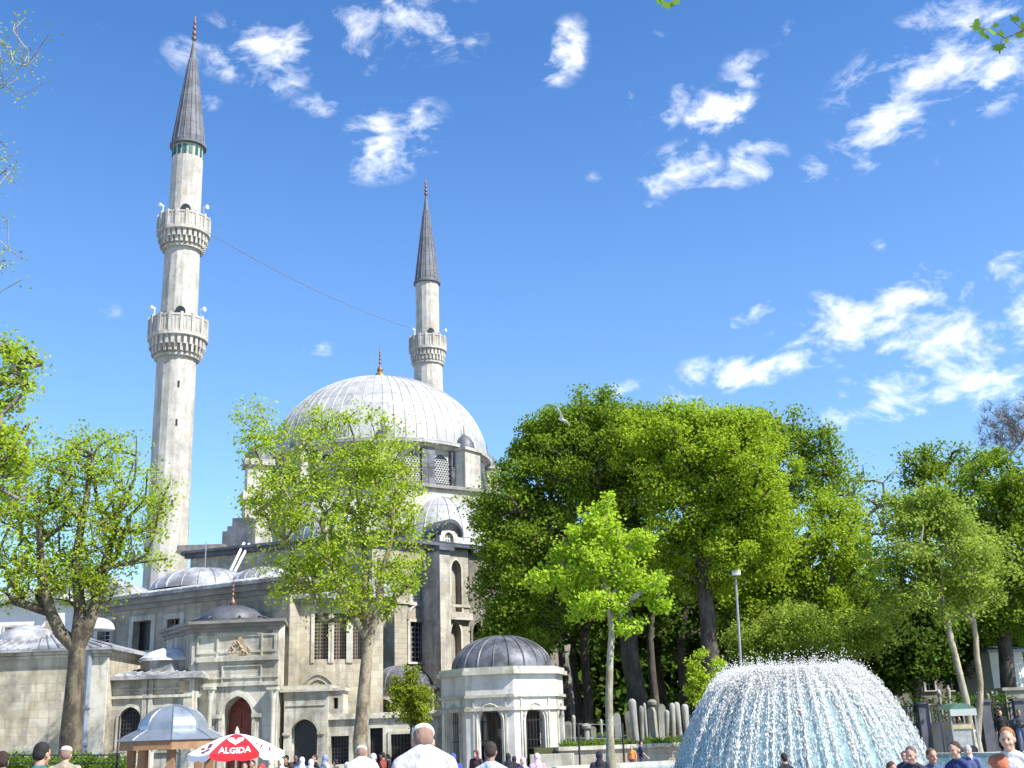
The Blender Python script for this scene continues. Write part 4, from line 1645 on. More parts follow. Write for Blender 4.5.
# left forked plane tree
tree('old forked plane tree with a thick dark trunk before the low stone outbuilding', 44,
     [(70, 760), (71, 735), (74, 700), (76, 670), (77, 648)], .50,
     [(95, 470, 45, 48, 0, 45), (60, 500, 60, 50, 0, 62), (20, 525, 50, 50, 0, 52), (120, 530, 50, 42, 0, 45), (160, 520, 22, 44, 0, 12), (70, 565, 70, 34, 0, 66), (25, 585, 40, 28, 0, 32), (115, 445, 34, 26, 0, 12), (140, 485, 32, 36, 0, 14),
      (90, 590, 40, 20, 0, 18), (60, 455, 30, 28, 0, 14), (25, 470, 30, 28, 0, 20)],
     'plane', 'old', .125, 50, .5, 11, 'plane_tree', start=.85, outer=.5, tip=.010,
     limbs=[[(62, 632), (53, 612), (47, 590), (40, 560), (38, 520)], [(88, 628), (97, 600), (104, 572), (112, 540), (122, 500)], [(80, 610), (76, 560), (85, 500), (92, 455)]])
# tree at the very left edge, nearer, with thin upper twigs
tree('leafy tree at the left edge of the picture above the forked plane tree', 27,
     [(-85, 760), (-80, 600), (-70, 450), (-62, 330), (-60, 200), (-60, 90)], .28,
     [(-10, 410, 44, 55, 0, 60), (12, 375, 26, 34, 0, 22), (-20, 480, 45, 50, 0, 50), (8, 450, 26, 30, 0, 22), (5, 345, 14, 14, 0, 6)],
     'plane', 'grey', .11, 38, .3, 21, 'edge_tree', start=.35, outer=.5, lmax=.05)
tree('thin nearly leafless boughs reaching in at the upper left edge of the sky', 16,
     [(-150, 760), (-120, 600), (-95, 420), (-85, 300), (-80, 200), (-75, 100), (-70, 40)], .10,
     [(-12, 60, 62, 55, 0, 70), (-25, 160, 42, 60, 0, 40), (-22, 250, 42, 50, 0, 44)],
     'olive', 'pale', .045, 7, .16, 23, 'edge_tree', start=.3, outer=.5, tip=.0025, wob=.12, lmax=.008)
# young bright maple in front of the grove
tree('young lime-green maple with a slim pale trunk standing before the dark grove', 38,
     [(611, 775), (610, 740), (609, 700), (610, 660), (612, 630), (608, 600), (602, 560), (600, 530)], .145,
     [(600, 555, 30, 40, 0, 46), (592, 520, 10, 26, 0, 12), (607, 512, 7, 24, 0, 8), (570, 572, 30, 18, 0, 24), (635, 588, 30, 18, 0, 28), (620, 555, 24, 26, 0, 22), (640, 540, 8, 22, 0, 9), (600, 605, 36, 16, 0, 34), (545, 580, 20, 9, 0, 11), (655, 606, 15, 10, 0, 9), (560, 548, 9, 12, 0, 5), (580, 540, 8, 20, 0, 8), (630, 626, 16, 8, 0, 6), (575, 598, 20, 10, 0, 10)],
     'lime', 'pale', .13, 70, .30, 5, 'maple_tree', start=.62, outer=.55, flat=.6)
# small conifer
tree('small bushy green tree in front of the annex wall between two barred windows', 50,
     [(411, 765), (411, 725), (410, 700)], .07,
     [(411, 702, 20, 28, 0, 80), (401, 690, 12, 18, 0, 22), (422, 706, 12, 22, 0, 24), (409, 675, 9, 8, 0, 10)],
     'cypress', 'dark', .12, 44, .22, 9, 'small_tree', start=.2, outer=.5)

# the grove
GV = 'trees of the grove on the right'
tree('huge broad round-headed green tree beside the dome, bare limbs showing near its top', 62,
     [(640, 740), (636, 690), (622, 600), (606, 520), (598, 470)], .55,
     [(590, 450, 62, 50, 0, 90), (625, 500, 45, 36, 1, 60), (650, 425, 40, 22, 1, 30), (560, 470, 60, 55, 0, 70), (530, 520, 55, 65, 0, 90), (600, 420, 55, 26, 0, 50), (520, 590, 46, 60, 0, 75), (640, 455, 50, 50, 0, 60), (600, 540, 55, 55, 2, 60), (500, 540, 28, 60, 0, 40), (548, 440, 36, 30, 0, 24), (505, 625, 30, 30, 0, 26)],
     'mid', 'dark', .165, 200, .60, 31, 'grove_tree', group=None, start=.5, outer=.42)
tree('broad bright green domed tree in the middle of the grove, its right flank glowing yellow-green', 58,
     [(712, 740), (712, 690), (708, 620), (700, 550), (705, 490)], .5,
     [(700, 455, 70, 50, 0, 130), (745, 480, 50, 58, -1, 90), (680, 500, 60, 50, 0, 65), (735, 540, 50, 50, -1, 70), (690, 560, 50, 40, 1, 45), (660, 430, 45, 26, 0, 36), (730, 430, 45, 25, 0, 36), (765, 520, 25, 60, -1, 46)],
     'fresh', 'dark', .155, 190, .56, 32, 'grove_tree', start=.5, outer=.42)
tree('dark green tree standing behind the bright domed tree, its rounded top against the clouds', 82,
     [(790, 740), (788, 650), (786, 560), (785, 500)], .5,
     [(775, 435, 58, 24, 0, 55), (815, 455, 34, 28, 0, 26), (790, 480, 50, 40, 0, 50), (840, 485, 26, 26, 0, 14), (745, 425, 40, 16, 0, 24)],
     'mid', 'dark', .23, 90, .75, 33, 'grove_tree', start=.6, outer=.45)
tree('spreading mid-green tree with dark limbs behind the floodlight mast', 66,
     [(772, 740), (776, 680), (790, 620), (805, 570)], .38,
     [(810, 540, 60, 34, 0, 80), (790, 590, 60, 40, 0, 75), (850, 560, 45, 40, 0, 50), (770, 560, 34, 34, 0, 30), (745, 600, 34, 40, 0, 34), (830, 510, 44, 20, 0, 26), (840, 610, 44, 34, 0, 34)],
     'fresh', 'dark', .18, 90, .55, 34, 'grove_tree', start=.5, outer=.5)
tree('thin brownish-green tree with grey branches showing sky behind the right of the grove', 92,
     [(872, 740), (872, 650), (870, 580), (868, 530)], .4,
     [(868, 500, 46, 34, 0, 50), (850, 480, 30, 22, 0, 18), (895, 515, 34, 30, 0, 22), (840, 520, 30, 26, 0, 16)],
     'olive', 'grey', .24, 16, .9, 35, 'grove_tree', start=.6, outer=.6, tip=.03)
tree('low bushy olive-green tree filling the gap behind the fountain crest', 61,
     [(800, 745), (800, 700), (798, 660)], .2,
     [(790, 630, 46, 26, 0, 60), (840, 640, 40, 24, 0, 46), (750, 640, 28, 24, 0, 28), (870, 625, 26, 26, 0, 24), (815, 655, 50, 14, 0, 30)],
     'olive', 'dark', .15, 90, .5, 95, 'grove_tree', start=.4, outer=.5)
tree('pale yellow-green tree with two slender leaning cream stems above the green stall', 56,
     [(972, 740), (966, 700), (955, 655), (940, 590), (935, 565)], .19,
     [(930, 520, 45, 28, 0, 70), (905, 560, 40, 40, 0, 50), (960, 560, 42, 40, 0, 56), (935, 590, 45, 30, 0, 36), (890, 600, 32, 30, 0, 22), (925, 500, 30, 14, 0, 18)],
     'olive', 'pale', .16, 85, .5, 36, 'slender_tree', start=.6, outer=.5)
tree('second slender cream-stemmed tree, straighter, just right of the leaning pale one', 57.5,
     [(977, 740), (980, 700), (976, 640), (969, 590), (965, 560)], .17,
     [(975, 545, 36, 34, 0, 36), (990, 585, 32, 30, 0, 34), (955, 530, 34, 20, 0, 24), (960, 605, 30, 18, 0, 12)],
     'olive', 'pale', .16, 80, .45, 37, 'slender_tree', start=.6, outer=.5)
tree('large dense dark-green tree filling the right edge above the standing visitors', 68,
     [(1012, 740), (1008, 680), (1000, 600), (1005, 540)], .5,
     [(1000, 490, 45, 40, 0, 60), (1030, 520, 50, 55, 0, 60), (1010, 570, 45, 45, 0, 60), (1000, 620, 45, 35, 0, 40), (1050, 600, 45, 50, 0, 45), (985, 530, 26, 30, 0, 22), (1035, 465, 30, 20, 0, 14)],
     'mid', 'dark', .20, 130, .6, 38, 'grove_tree', start=.4, outer=.42)
tree('open-crowned dark tree rising behind the pale slender pair, sky showing through it', 88,
     [(935, 740), (935, 620), (925, 520), (922, 470)], .4,
     [(930, 460, 34, 24, 0, 28), (955, 480, 36, 30, 0, 34), (915, 480, 20, 26, 0, 16), (975, 455, 26, 14, 0, 12), (935, 500, 40, 20, 0, 26)],
     'mid', 'dark', .22, 60, .7, 39, 'grove_tree', start=.6, outer=.55)
tree('bare leafless tree with a haze of fine brown twigs above the grove', 105,
     [(1012, 740), (1012, 600), (1011, 500), (1010, 455)], .14,
     [(1010, 425, 34, 30, 0, 120), (1000, 440, 22, 18, 0, 30), (1025, 435, 24, 30, 0, 40)],
     'olive', 'grey', .2, 12, .9, 40, 'bare_tree', start=.75, outer=.6, leafless=True, tip=.018)
# understorey trunks and dark crowns deeper in the grove
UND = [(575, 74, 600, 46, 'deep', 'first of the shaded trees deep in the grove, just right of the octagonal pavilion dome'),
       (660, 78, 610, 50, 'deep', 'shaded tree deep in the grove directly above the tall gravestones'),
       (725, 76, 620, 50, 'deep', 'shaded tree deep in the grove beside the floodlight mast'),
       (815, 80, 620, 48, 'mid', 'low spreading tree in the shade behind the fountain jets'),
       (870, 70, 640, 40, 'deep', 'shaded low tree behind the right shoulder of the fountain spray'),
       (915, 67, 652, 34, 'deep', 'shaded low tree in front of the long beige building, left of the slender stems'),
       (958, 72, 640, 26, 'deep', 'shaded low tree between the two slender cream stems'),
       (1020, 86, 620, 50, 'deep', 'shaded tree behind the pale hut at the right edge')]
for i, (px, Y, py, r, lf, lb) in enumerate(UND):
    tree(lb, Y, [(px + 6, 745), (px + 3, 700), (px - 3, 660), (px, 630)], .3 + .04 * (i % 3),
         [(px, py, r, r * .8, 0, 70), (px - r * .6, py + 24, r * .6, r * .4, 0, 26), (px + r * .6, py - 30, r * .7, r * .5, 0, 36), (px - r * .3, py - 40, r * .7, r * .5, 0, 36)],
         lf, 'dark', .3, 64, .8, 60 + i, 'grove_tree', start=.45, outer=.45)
STEMS = [(548, 67, 'slim dark trunk nearest the octagonal pavilion in the shade'), (563, 72, 'slim dark trunk behind the wire fence post'), (586, 69, 'dark trunk left of the young maple stem'),
         (632, 71, 'dark trunk just right of the young maple stem'), (652, 66, 'thick dark trunk behind the tall leaning gravestone'), (683, 70, 'dark trunk above the round-topped gravestones'), (730, 71, 'dark forked trunk beside the mast foot')]
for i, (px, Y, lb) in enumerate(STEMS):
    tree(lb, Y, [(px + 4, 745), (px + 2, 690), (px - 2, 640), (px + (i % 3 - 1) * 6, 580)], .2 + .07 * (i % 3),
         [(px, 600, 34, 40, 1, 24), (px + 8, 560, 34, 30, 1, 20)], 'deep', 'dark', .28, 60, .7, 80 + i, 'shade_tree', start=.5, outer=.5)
tree('small yellow-green feathery young tree between the gravestones and the fountain', 50,
     [(702, 745), (702, 712), (703, 685)], .06,
     [(702, 690, 14, 20, 0, 40), (694, 668, 7, 12, 0, 12), (714, 675, 8, 14, 0, 12), (720, 662, 4, 8, 0, 4), (700, 655, 5, 8, 0, 4)],
     'plane', 'dark', .13, 40, .22, 55, 'young_tree', start=.2, outer=.5, base_z=-.3)

# far woodland mass
rng = np.random.default_rng(5)
t = thing('far_woodland', 'distant dark woodland behind the grove', 'woodland', (20, 130, 0))
C = []
for i in range(3000):
    px = rng.uniform(470, 1180)
    hgt = 600 + 20 * math.sin(px * .03) + 14 * math.sin(px * .071)
    py = rng.uniform(hgt, 745)
    Y = rng.uniform(112, 136)
    C.append(tuple(at(px, py, Y)))
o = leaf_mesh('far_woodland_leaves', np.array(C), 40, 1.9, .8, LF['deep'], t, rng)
t.name = 'holder'
o.parent = None
o.location = (20, 130, 0)
o.name = 'far_woodland'
tag(o, 'distant dark woodland seen in gaps low between the grove trunks', 'woodland', kind='stuff')
bpy.data.objects.remove(t)

# grassy planting strip bottom left
C = []
for i in range(330):
    px = rng.uniform(-30, 128)
    p = at(px, rng.uniform(755, 772), 41 + rng.uniform(-.8, .8))
    C.append((p.x, p.y, max(G(p.x, p.y) + .05, p.z - rng.uniform(0, .25))))
t = thing('x', 'x y z w', 'x')
o = leaf_mesh('low_hedge', np.array(C), 26, .22, .1, LF['hedge'], t, rng)
o.parent = None
bpy.data.objects.remove(t)
tag(o, 'low bright green hedge planting behind the thin wire rail at lower left', 'hedge', kind='stuff')

# ------------------------------------------------------------------ near leaves (plane leaves)
def leaf_outline(s):
    out = [(0, -.12), (.22, -.30), (.26, -.12), (.55, -.14), (.42, .05), (.62, .28), (.34, .26), (.30, .46), (.14, .36), (0, .78),
           (-.14, .36), (-.30, .46), (-.34, .26), (-.62, .28), (-.42, .05), (-.55, -.14), (-.26, -.12), (-.22, -.30)]
    return [(x * s, y * s) for x, y in out]


lm = leafmat('near_leaf', (.11, .22, .015), (.20, .34, .03), .55)
bm_ = barkmat('twig_bark', (.12, .08, .05), (.2, .15, .1), 8)
root = at(1120, 40, 9)
t = thing('leafy_twig', 'leafy plane twig with lobed green leaves reaching in at the top right of the sky', 'twig', root)
mb = MB()
tw = [at(1120, 40, 9), at(1060, 36, 9), at(1024, 30, 9), at(1005, 38, 9), at(990, 30, 9), at(975, 28, 9)]
mb.tube(tw, .012, 5, .004)
mb.tube([at(2300, -900, 9.6), at(1800, -420, 9.4), at(1400, -90, 9.2), at(1120, 40, 9)], .05, 6, .012)
mb.tube([at(1024, 30, 9), at(1014, 22, 9.05), at(1010, 14, 9)], .004, 4)
mb.tube([at(1002, 38, 9), at(1000, 48, 9)], .003, 4)
mb.build('stem', bm_, t)
mb = MB()
rr = random.Random(4)
for (px, py, s, ang) in ((978, 26, .085, 170), (983, 32, .06, 200), (977, 21, .04, 120), (992, 31, .075, 250), (999, 46, .085, 268), (1001, 34, .06, 90), (1006, 40, .05, 330), (1015, 20, .07, 60), (1019, 34, .07, 320), (1022, 26, .06, 20), (987, 36, .05, 230), (996, 26, .045, 100), (1035, 30, .08, 290)):
    p = at(px, py, 9 + rr.uniform(-.06, .06))
    q = Matrix.Rotation(R(ang - 90), 3, 'Y') @ Matrix.Rotation(rr.uniform(-.7, .7), 3, 'X')
    q = Euler((rr.uniform(-.5, .5), 0, rr.uniform(-.5, .5))).to_matrix() @ Matrix.Rotation(-R(ang - 90), 3, 'Y')
    mb.poly([p + q @ Vector((x, 0, y)) for x, y in leaf_outline(s * 1.25)])
mb.build('leaves', lm, t)
t = thing('hanging_leaves', 'tip of a single large green leaf spray at the top edge of the sky', 'leaf', at(668, -60, 6))
mb = MB().tube([at(668, -60, 6), at(669, -30, 6), at(668, -2, 6)], .005, 5, .002)
mb.tube([at(1100, -1500, 6.5), at(900, -800, 6.3), at(720, -250, 6.1), at(668, -60, 6)], .03, 6, .005)
mb.build('stem', bm_, t)
mb = MB()
for (px, py, s, ang) in ((668, 4, .055, 268), (661, 1, .045, 225), (675, 1, .045, 310)):
    p = at(px, py, 6 + rr.uniform(-.03, .03))
    q = Euler((rr.uniform(-.4, .4), 0, 0)).to_matrix() @ Matrix.Rotation(-R(ang - 90), 3, 'Y')
    mb.poly([p + q @ Vector((x, 0, y)) for x, y in leaf_outline(s * 1.3)])
mb.build('leaves', lm, t)

# ------------------------------------------------------------------ graveyard
fw = Fac(560, 50.5, 760, 52.5, 742)
W = fw.w
L, zw = fw.loc(700, 741)
L = fw.loc(760, 741)[0]
zw = fw.loc(640, 744)[1]
t = thing('terrace_wall', 'low stone retaining wall with a pale coping below the gravestones', 'wall', (fw.w(3, 0, 0)[0], 51, 0))
mb = MB(); mb.box(0, L, -.4, 0, -.9, zw - .16, W); mb.build('wall', M['weathered'], t)
mb = MB(); mb.box(-.1, L, -.5, .12, zw - .157, zw, W); mb.build('coping', M['trim'], t)
mb = MB()
for i in range(30):
    for j in range(12):
        pass
T0 = [W(-1, -.51, zw - .02), W(L + 5.2, -.51, zw - .02), W(L + 5.2, -45, zw + .3), W(-1, -45, zw + .3)]
mb.poly(T0)
mb.poly([W(-1, -.51, -.9), W(L + 5.2, -.51, -.9), T0[1], T0[0]])
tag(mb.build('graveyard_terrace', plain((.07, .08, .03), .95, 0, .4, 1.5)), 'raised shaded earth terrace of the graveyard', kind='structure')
ZT = zw


def gravestone(px, pytop, pybase, wpx, Y, style, lean, label):
    b = at(px, pybase, Y)
    k = mpp(px, pybase, Y)
    h = max((pybase - pytop) * k, .3) + .12
    w = wpx * k / 2
    mb = MB()
    if style == 'pillar':      # tapered round shaft, wider at top
        mb.lathe([(w * .8, 0), (w * .85, h * .3), (w, h * .8), (w * 1.02, h * .92), (w * .8, h * .97), (w * .3, h)], (0, 0), 12)
    elif style == 'slab':
        pr = [(-w * .8, 0), (w * .8, 0), (w, h * .82)] + [(w * math.cos(a), h * .82 + h * .18 * math.sin(a)) for a in np.linspace(0.2, PI - .2, 8)] + [(-w, h * .82)]
        n = len(pr)
        mb.raw([(x, -.09, z) for x, z in pr] + [(x, .09, z) for x, z in pr], [tuple(range(n)), tuple(range(2 * n - 1, n - 1, -1))] + [(i, n + i, n + (i + 1) % n, (i + 1) % n) for i in range(n)])
    else:                      # turban top
        mb.lathe([(w * .6, 0), (w * .7, h * .6), (w * .5, h * .7), (w * 1.1, h * .76), (w * 1.2, h * .88), (w * .8, h * .97), (w * .2, h)], (0, 0), 12)
    me_o = mb.build('gravestone', M['grave'], None, style != 'slab')
    me_o.location = (b.x, b.y, max(b.z, ZT) - .12)
    me_o.rotation_euler = (R(lean * .4), R(lean), R(lean * 7))
    tag(me_o, label, 'gravestone', 'Ottoman gravestones on the terrace')


GS = [(587, 724, 742, 8, 53, 'turban', 1, 'small white turbaned gravestone left of the young maple trunk'),
      (593, 727, 741, 6, 54.5, 'slab', 2, 'little dim gravestone half hidden just left of the maple trunk'),
      (619, 714, 741, 7, 53, 'slab', -2, 'upright grey gravestone immediately right of the maple trunk'),
      (602, 720, 741, 3, 53.6, 'pillar', 0, 'very thin white grave post immediately left of the maple trunk'),
      (631, 712, 739, 8, 54, 'slab', -2, 'broad shaded gravestone at the left foot of the tallest grave pillar'),
      (636, 700, 738, 8, 52.8, 'pillar', -3.5, 'tallest white grave pillar, leaning to the left'),
      (642.5, 707, 738, 5, 53, 'pillar', 1, 'thin pale grave post touching the right side of the tallest pillar'),
      (650, 716, 738, 4, 54.5, 'pillar', 2, 'short dim grave post between the thin post and the tilted stone'),
      (655, 708, 738, 8, 52.8, 'slab', -6, 'white gravestone tilted strongly to the left in mid-row'),
      (653, 700, 720, 8, 56, 'turban', 0, 'grey turbaned headstone rising behind the tilted white stone'),
      (662, 705, 737, 8, 54.5, 'slab', 2, 'shaded dark grey gravestone behind the short leaning stone'),
      (667, 711, 737, 5, 52.8, 'pillar', 3, 'short pale gravestone leaning right in mid-row'),
      (673.5, 704, 735, 6, 53.2, 'pillar', 1, 'cream grave pillar, left one of the close upright pair'),
      (680, 703, 733, 6, 53.2, 'pillar', -3, 'bright grave pillar, right one of the close upright pair'),
      (687, 705, 732, 7, 53.4, 'pillar', -1, 'grave pillar nearest the fountain spray'),
      (647, 704, 738, 3, 55.5, 'pillar', -1, 'slim far grave post just behind the gap right of the tallest pillar'),
      (574, 716, 741, 4, 57, 'pillar', 1, 'dim grave post in deep shade next to the fence post'),
      (569, 722, 742, 7, 58, 'slab', -2, 'dim squat gravestone deep in shade beside the pavilion')]
for g in GS:
    gravestone(*g)
# grave posts and stones on the right beyond the fountain
GS2 = [(907, 708, 730, 4, 60, 'pillar', 2, 'thin pale grave post just right of the fountain spray'),
       (914, 700, 728, 6, 63, 'slab', -2, 'pale round-topped gravestone behind the spray edge'),
       (931, 702, 730, 4, 61, 'turban', 1, 'thin turbaned gravestone left of the green stall'),
       (942, 690, 712, 4, 63, 'turban', -2, 'tall turbaned grave pillar above the left end of the stall roof'),
       (950, 688, 708, 4, 64, 'pillar', 2, 'tall pale grave pillar above the middle of the stall roof'),
       (990, 694, 716, 4, 63, 'pillar', 1, 'thin grave pillar left of the dark-clad standing visitor'),
       (996, 692, 716, 3, 64, 'turban', -1, 'slim turbaned grave pillar beside the dark trunk at right'),
       (1006, 694, 714, 5, 63, 'slab', 3, 'leaning gravestone between the two dark-clad visitors')]
for g in GS2:
    gravestone(*g)

# raised kerb and low wall on the right, tree shade darkened into its colour
fq = Fac(895, 59, 1110, 60, 730)
W = fq.w
t = thing('graveyard_wall', 'bluish shaded low wall with iron railing behind the visitors at right', 'wall', (fq.w(5, 0, 0)[0], 59.5, 0))
L, z1 = fq.loc(1100, 720); z1 = fq.loc(960, 722)[1]
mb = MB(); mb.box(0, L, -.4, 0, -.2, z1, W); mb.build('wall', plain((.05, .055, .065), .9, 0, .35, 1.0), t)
mb = MB()
for i in range(60):
    s = L * (i + .5) / 60
    mb.box(s - .02, s + .02, -.22, -.18, z1 + .003, z1 + .8, W)
mb.box(0, L, -.23, -.17, z1 + .8, z1 + .85, W)
mb.build('railing', M['iron'], t)
p = fq.w(0, -.45, 0)
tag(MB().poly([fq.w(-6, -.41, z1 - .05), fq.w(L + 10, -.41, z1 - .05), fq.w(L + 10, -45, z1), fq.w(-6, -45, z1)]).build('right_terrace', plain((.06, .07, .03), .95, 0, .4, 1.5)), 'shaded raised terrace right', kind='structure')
# stone piers along the wall, colour lowered to stand for the shade
for i, (px, lb) in enumerate(((984, 'plain square bluish stone pier on the low wall right of the stall'), (1018, 'plain square bluish stone pier on the low wall at the right edge'), (922, 'plain square bluish stone pier on the low wall left of the stall'))):
    a = fq.loc(px - 5, 715)[0]; b = fq.loc(px + 5, 715)[0]
    mb = MB(); mb.box(a, b, .003, .3, -.1, z1 + .9, W); mb.box(a - .08, b + .08, -.1, .4, z1 + .903, z1 + 1.02, W)
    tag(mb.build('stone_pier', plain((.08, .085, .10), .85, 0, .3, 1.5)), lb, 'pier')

# buildings at the back right
fy = Fac(878, 78, 985, 78, 680)
W = fy.w
t = thing('cemetery_building', 'long beige stone building half hidden in shade behind the slender trunks', 'building', (fy.w(3, 0, 0)[0], 78, 0))
L, z1 = fy.loc(985, 656)
ops = [fy.rect(a, 672, a + 9, 690) + (0,) for a in (892, 925, 948)]
mb = wall_mesh(fy, 0, L, -.3, z1, ops)
sides(mb, fy, 0, L, -.3, z1, 5)
mb.build('wall', M['darkstone'], t)  # the wall is beige; its shade is put into the dark stone
for o in ops:
    window(fy, t, o, sur=.12, bars=(1, 2), paneM=M['dark'])
mb = MB(); ribbed_roof(mb, fy, 0, L, z1, 5, .3, z1 + .8, 12); mb.build('roof', M['lead'], t)
fz = Fac(993, 70, 1022, 70.5, 680)
W = fz.w
t = thing('pale_hut', 'small pale masonry hut with a blue-grey roof at the right edge among trees', 'hut', (fz.w(.8, 0, 0)[0], 70, 0))
L, z1 = fz.loc(1022, 652)
mb = wall_mesh(fz, 0, L, 0, z1, [(L * .35, L * .6, .3, 2.3, 0)])
sides(mb, fz, 0, L, 0, z1, 3)
mb.build('wall', M['whitewash'], t)
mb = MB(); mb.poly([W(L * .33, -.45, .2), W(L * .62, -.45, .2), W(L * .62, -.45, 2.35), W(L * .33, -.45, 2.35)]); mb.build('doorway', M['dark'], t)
mb = MB(); ribbed_roof(mb, fz, 0, L, z1, 3, .2, z1 + .5, 5); mb.build('roof', M['pipe'], t)
# white sarcophagus-like tomb at far right
p = at(1018, 688, 62)
mb = MB(); mb.box(p.x - .9, p.x + 1.2, 61.5, 62.4, z1 * 0 + 1.0, p.z - .12)
mb.prism([(p.x - 1.05, 61.4), (p.x + 1.35, 61.4), (p.x + 1.35, 62.5), (p.x - 1.05, 62.5)], p.z - .117, p.z + .03)
tag(mb.build('box_tomb', M['grave']), 'pale box-shaped marble tomb among greenery at the right edge', 'tomb')
# ground foliage on right terrace
C = []
for i in range(240):
    px = rng.uniform(900, 1060); Y = rng.uniform(60.5, 68)
    q = at(px, rng.uniform(695, 722), Y)
    if px > 990 or rng.random() < .35:
        C.append((q.x, q.y, q.z))
t = thing('x', 'x y z w', 'x')
o = leaf_mesh('undergrowth', np.array(C), 30, .35, .14, LF['deep'], t, rng)  # darker leaf colour stands in for shade on this terrace
o.parent = None
bpy.data.objects.remove(t)
tag(o, 'green undergrowth and ground plants between the gravestones at right', 'undergrowth', kind='stuff')
# ivy / grass along terrace wall top
C = []
for i in range(160):
    px = rng.uniform(562, 700)
    q = at(px, 741, 51.6 + rng.uniform(-.3, 1.4))
    C.append((q.x, q.y, ZT + rng.uniform(-.02, .12)))
t = thing('x', 'x y z w', 'x')
o = leaf_mesh('grass', np.array(C), 26, .2, .09, LF['hedge'], t, rng)
o.parent = None
bpy.data.objects.remove(t)
tag(o, 'grass tufts along the foot of the gravestones', 'grass', kind='stuff')

# ------------------------------------------------------------------ floodlight mast
b = at(743, 700, 56)
tp_ = at(735.5, 577, 56)
t = thing('floodlight_mast', 'slim grey steel mast with a white floodlight head above the fountain', 'lamp post', (b.x, 56, 0))
MB().tube([(b.x + .1, 56, 0), (b.x, 56, b.z), tp_], .085, 8, .06).build('pole', M['irongrey'], t)
mb = MB(); mb.tube([at(728, 575, 56), at(741, 575, 56)], .04, 6); mb.build('crossbar', M['irongrey'], t)
mb = MB()
p = at(735.5, 573, 56)
mb.box(p.x - .17, p.x + .17, 55.8, 56.15, p.z - .1, p.z + .1)
mb.box(p.x - .2, p.x + .2, 55.76, 55.8, p.z - .13, p.z + .12)
mb.build('lamp_head', M['white'], t)

# ------------------------------------------------------------------ wire fences
t = thing('wire_rail', 'thin black rail on slim posts in front of the green hedge at lower left', 'fence', at(60, 760, 40))
mb = MB()
for py in (755, 763):
    a, b_ = at(-30, py, 40), at(119, py, 40)
    mb.tube([a, b_], .022, 5)
mb.build('rail', M['iron'], t)
for px in (7, 119):
    p = at(px, 754, 40)
    MB().tube([(p.x, 40, G(p.x, 40) - .1), (p.x, 40, p.z)], .035, 6).build('post', M['iron'], t)
p = at(119, 716, 40)
MB().tube([(p.x, 40.06, G(p.x, 40) - .1), (p.x, 40.06, p.z)], .03, 6).build('post', M['iron'], t)
t = thing('wire_fence', 'slim metal posts with thin wires in front of the graveyard wall', 'fence', at(600, 760, 47))
for px in (578, 622):
    p = at(px, 723, 47)
    MB().tube([(p.x, 47, -.1), (p.x, 47, p.z)], .045, 6).build('post', M['iron'], t)
mb = MB()
for py in (724, 738):
    mb.tube([at(562, py, 47), at(578, py, 47), at(622, py + 1, 47)], .012, 4)
mb.build('wire', M['irongrey'], t)

# ------------------------------------------------------------------ pool and fountain
PX, PY_, PR = at(797, 740, 33).x, 33.0, 9.0
t = thing('pool_basin', 'round pale marble pool rim around the fountain', 'pool', (PX, PY_, 0))
mb = MB().lathe([(PR + .3, 0), (PR + .3, .42), (PR + .42, .46), (PR + .42, .56), (PR - .02, .56), (PR - .02, .1)], (PX, PY_), 96, cap=False)
mb.build('rim', M['trim'], t)
MB().lathe([(PR - .025, .08), (.05, .08)], (PX, PY_), 96, cap=False).build('pool_floor', plain((.10, .36, .50), .5, 0, .08), t)
m, nt, b = new_mat('pool_water')
b.inputs['Base Color'].default_value = (.75, .93, .97, 1)
b.inputs['Roughness'].default_value = .06
b.inputs['Transmission Weight'].default_value = .85
b.inputs['IOR'].default_value = 1.33
pos = nt.add('ShaderNodeNewGeometry').outputs['Position']
nt.l.new(nt.add('ShaderNodeBump', {'Strength': .8, 'Distance': .06, 'Height': nt.noise(3.5, 5, pos)}).outputs[0], b.inputs['Normal'])
tag(MB().lathe([(PR - .03, .42), (.05, .42)], (PX, PY_), 96, cap=False).build('water', m), 'rippled light-blue pool water', kind='structure')

t = thing('fountain', 'big dome-shaped fountain of white water jets falling into the round pool', 'fountain', (PX, PY_, .42))
MB().lathe([(.9, .0), (.9, .35), (.75, .5), (.25, .55), (.2, .75), (.02, .76)], (PX, PY_), 24).build('nozzle_ring', M['iron'], t)
rng = np.random.default_rng(77)
H = at(797, 676, PY_).z
KQ = (H - .4) / (1.85 ** 2)


def water_mat(name, col, alpha=1.0):
    m = bpy.data.materials.new(name)
    m.use_nodes = True
    nt = NT(m.node_tree)
    nt.n.remove(nt.n['Principled BSDF'])
    d = nt.add('ShaderNodeBsdfDiffuse', {'Color': col + (1,)})
    tr = nt.add('ShaderNodeBsdfTranslucent', {'Color': col + (1,)})
    g = nt.add('ShaderNodeBsdfGlossy', {'Roughness': .2})
    a = nt.add('ShaderNodeMixShader', {0: .40, 1: d.outputs[0], 2: tr.outputs[0]})
    a = nt.add('ShaderNodeMixShader', {0: .08 if alpha == 1 else 0, 1: a.outputs[0], 2: g.outputs[0]})
    if alpha < 1:
        p = nt.add('ShaderNodeBsdfTransparent')
        pos = nt.add('ShaderNodeNewGeometry').outputs['Position']
        mp = nt.add('ShaderNodeMapping', {'Scale': (6, 6, 1.2)})
        nt.l.new(pos, mp.inputs['Vector'])
        f = nt.ramp(nt.noise(1.6, 4, mp.outputs[0]), .3, .7, alpha * .5, min(1, alpha * 1.5))
        a = nt.add('ShaderNodeMixShader', {0: f, 1: p.outputs[0], 2: a.outputs[0]})
    nt.l.new(a.outputs[0], nt.n['Material Output'].inputs['Surface'])
    return m


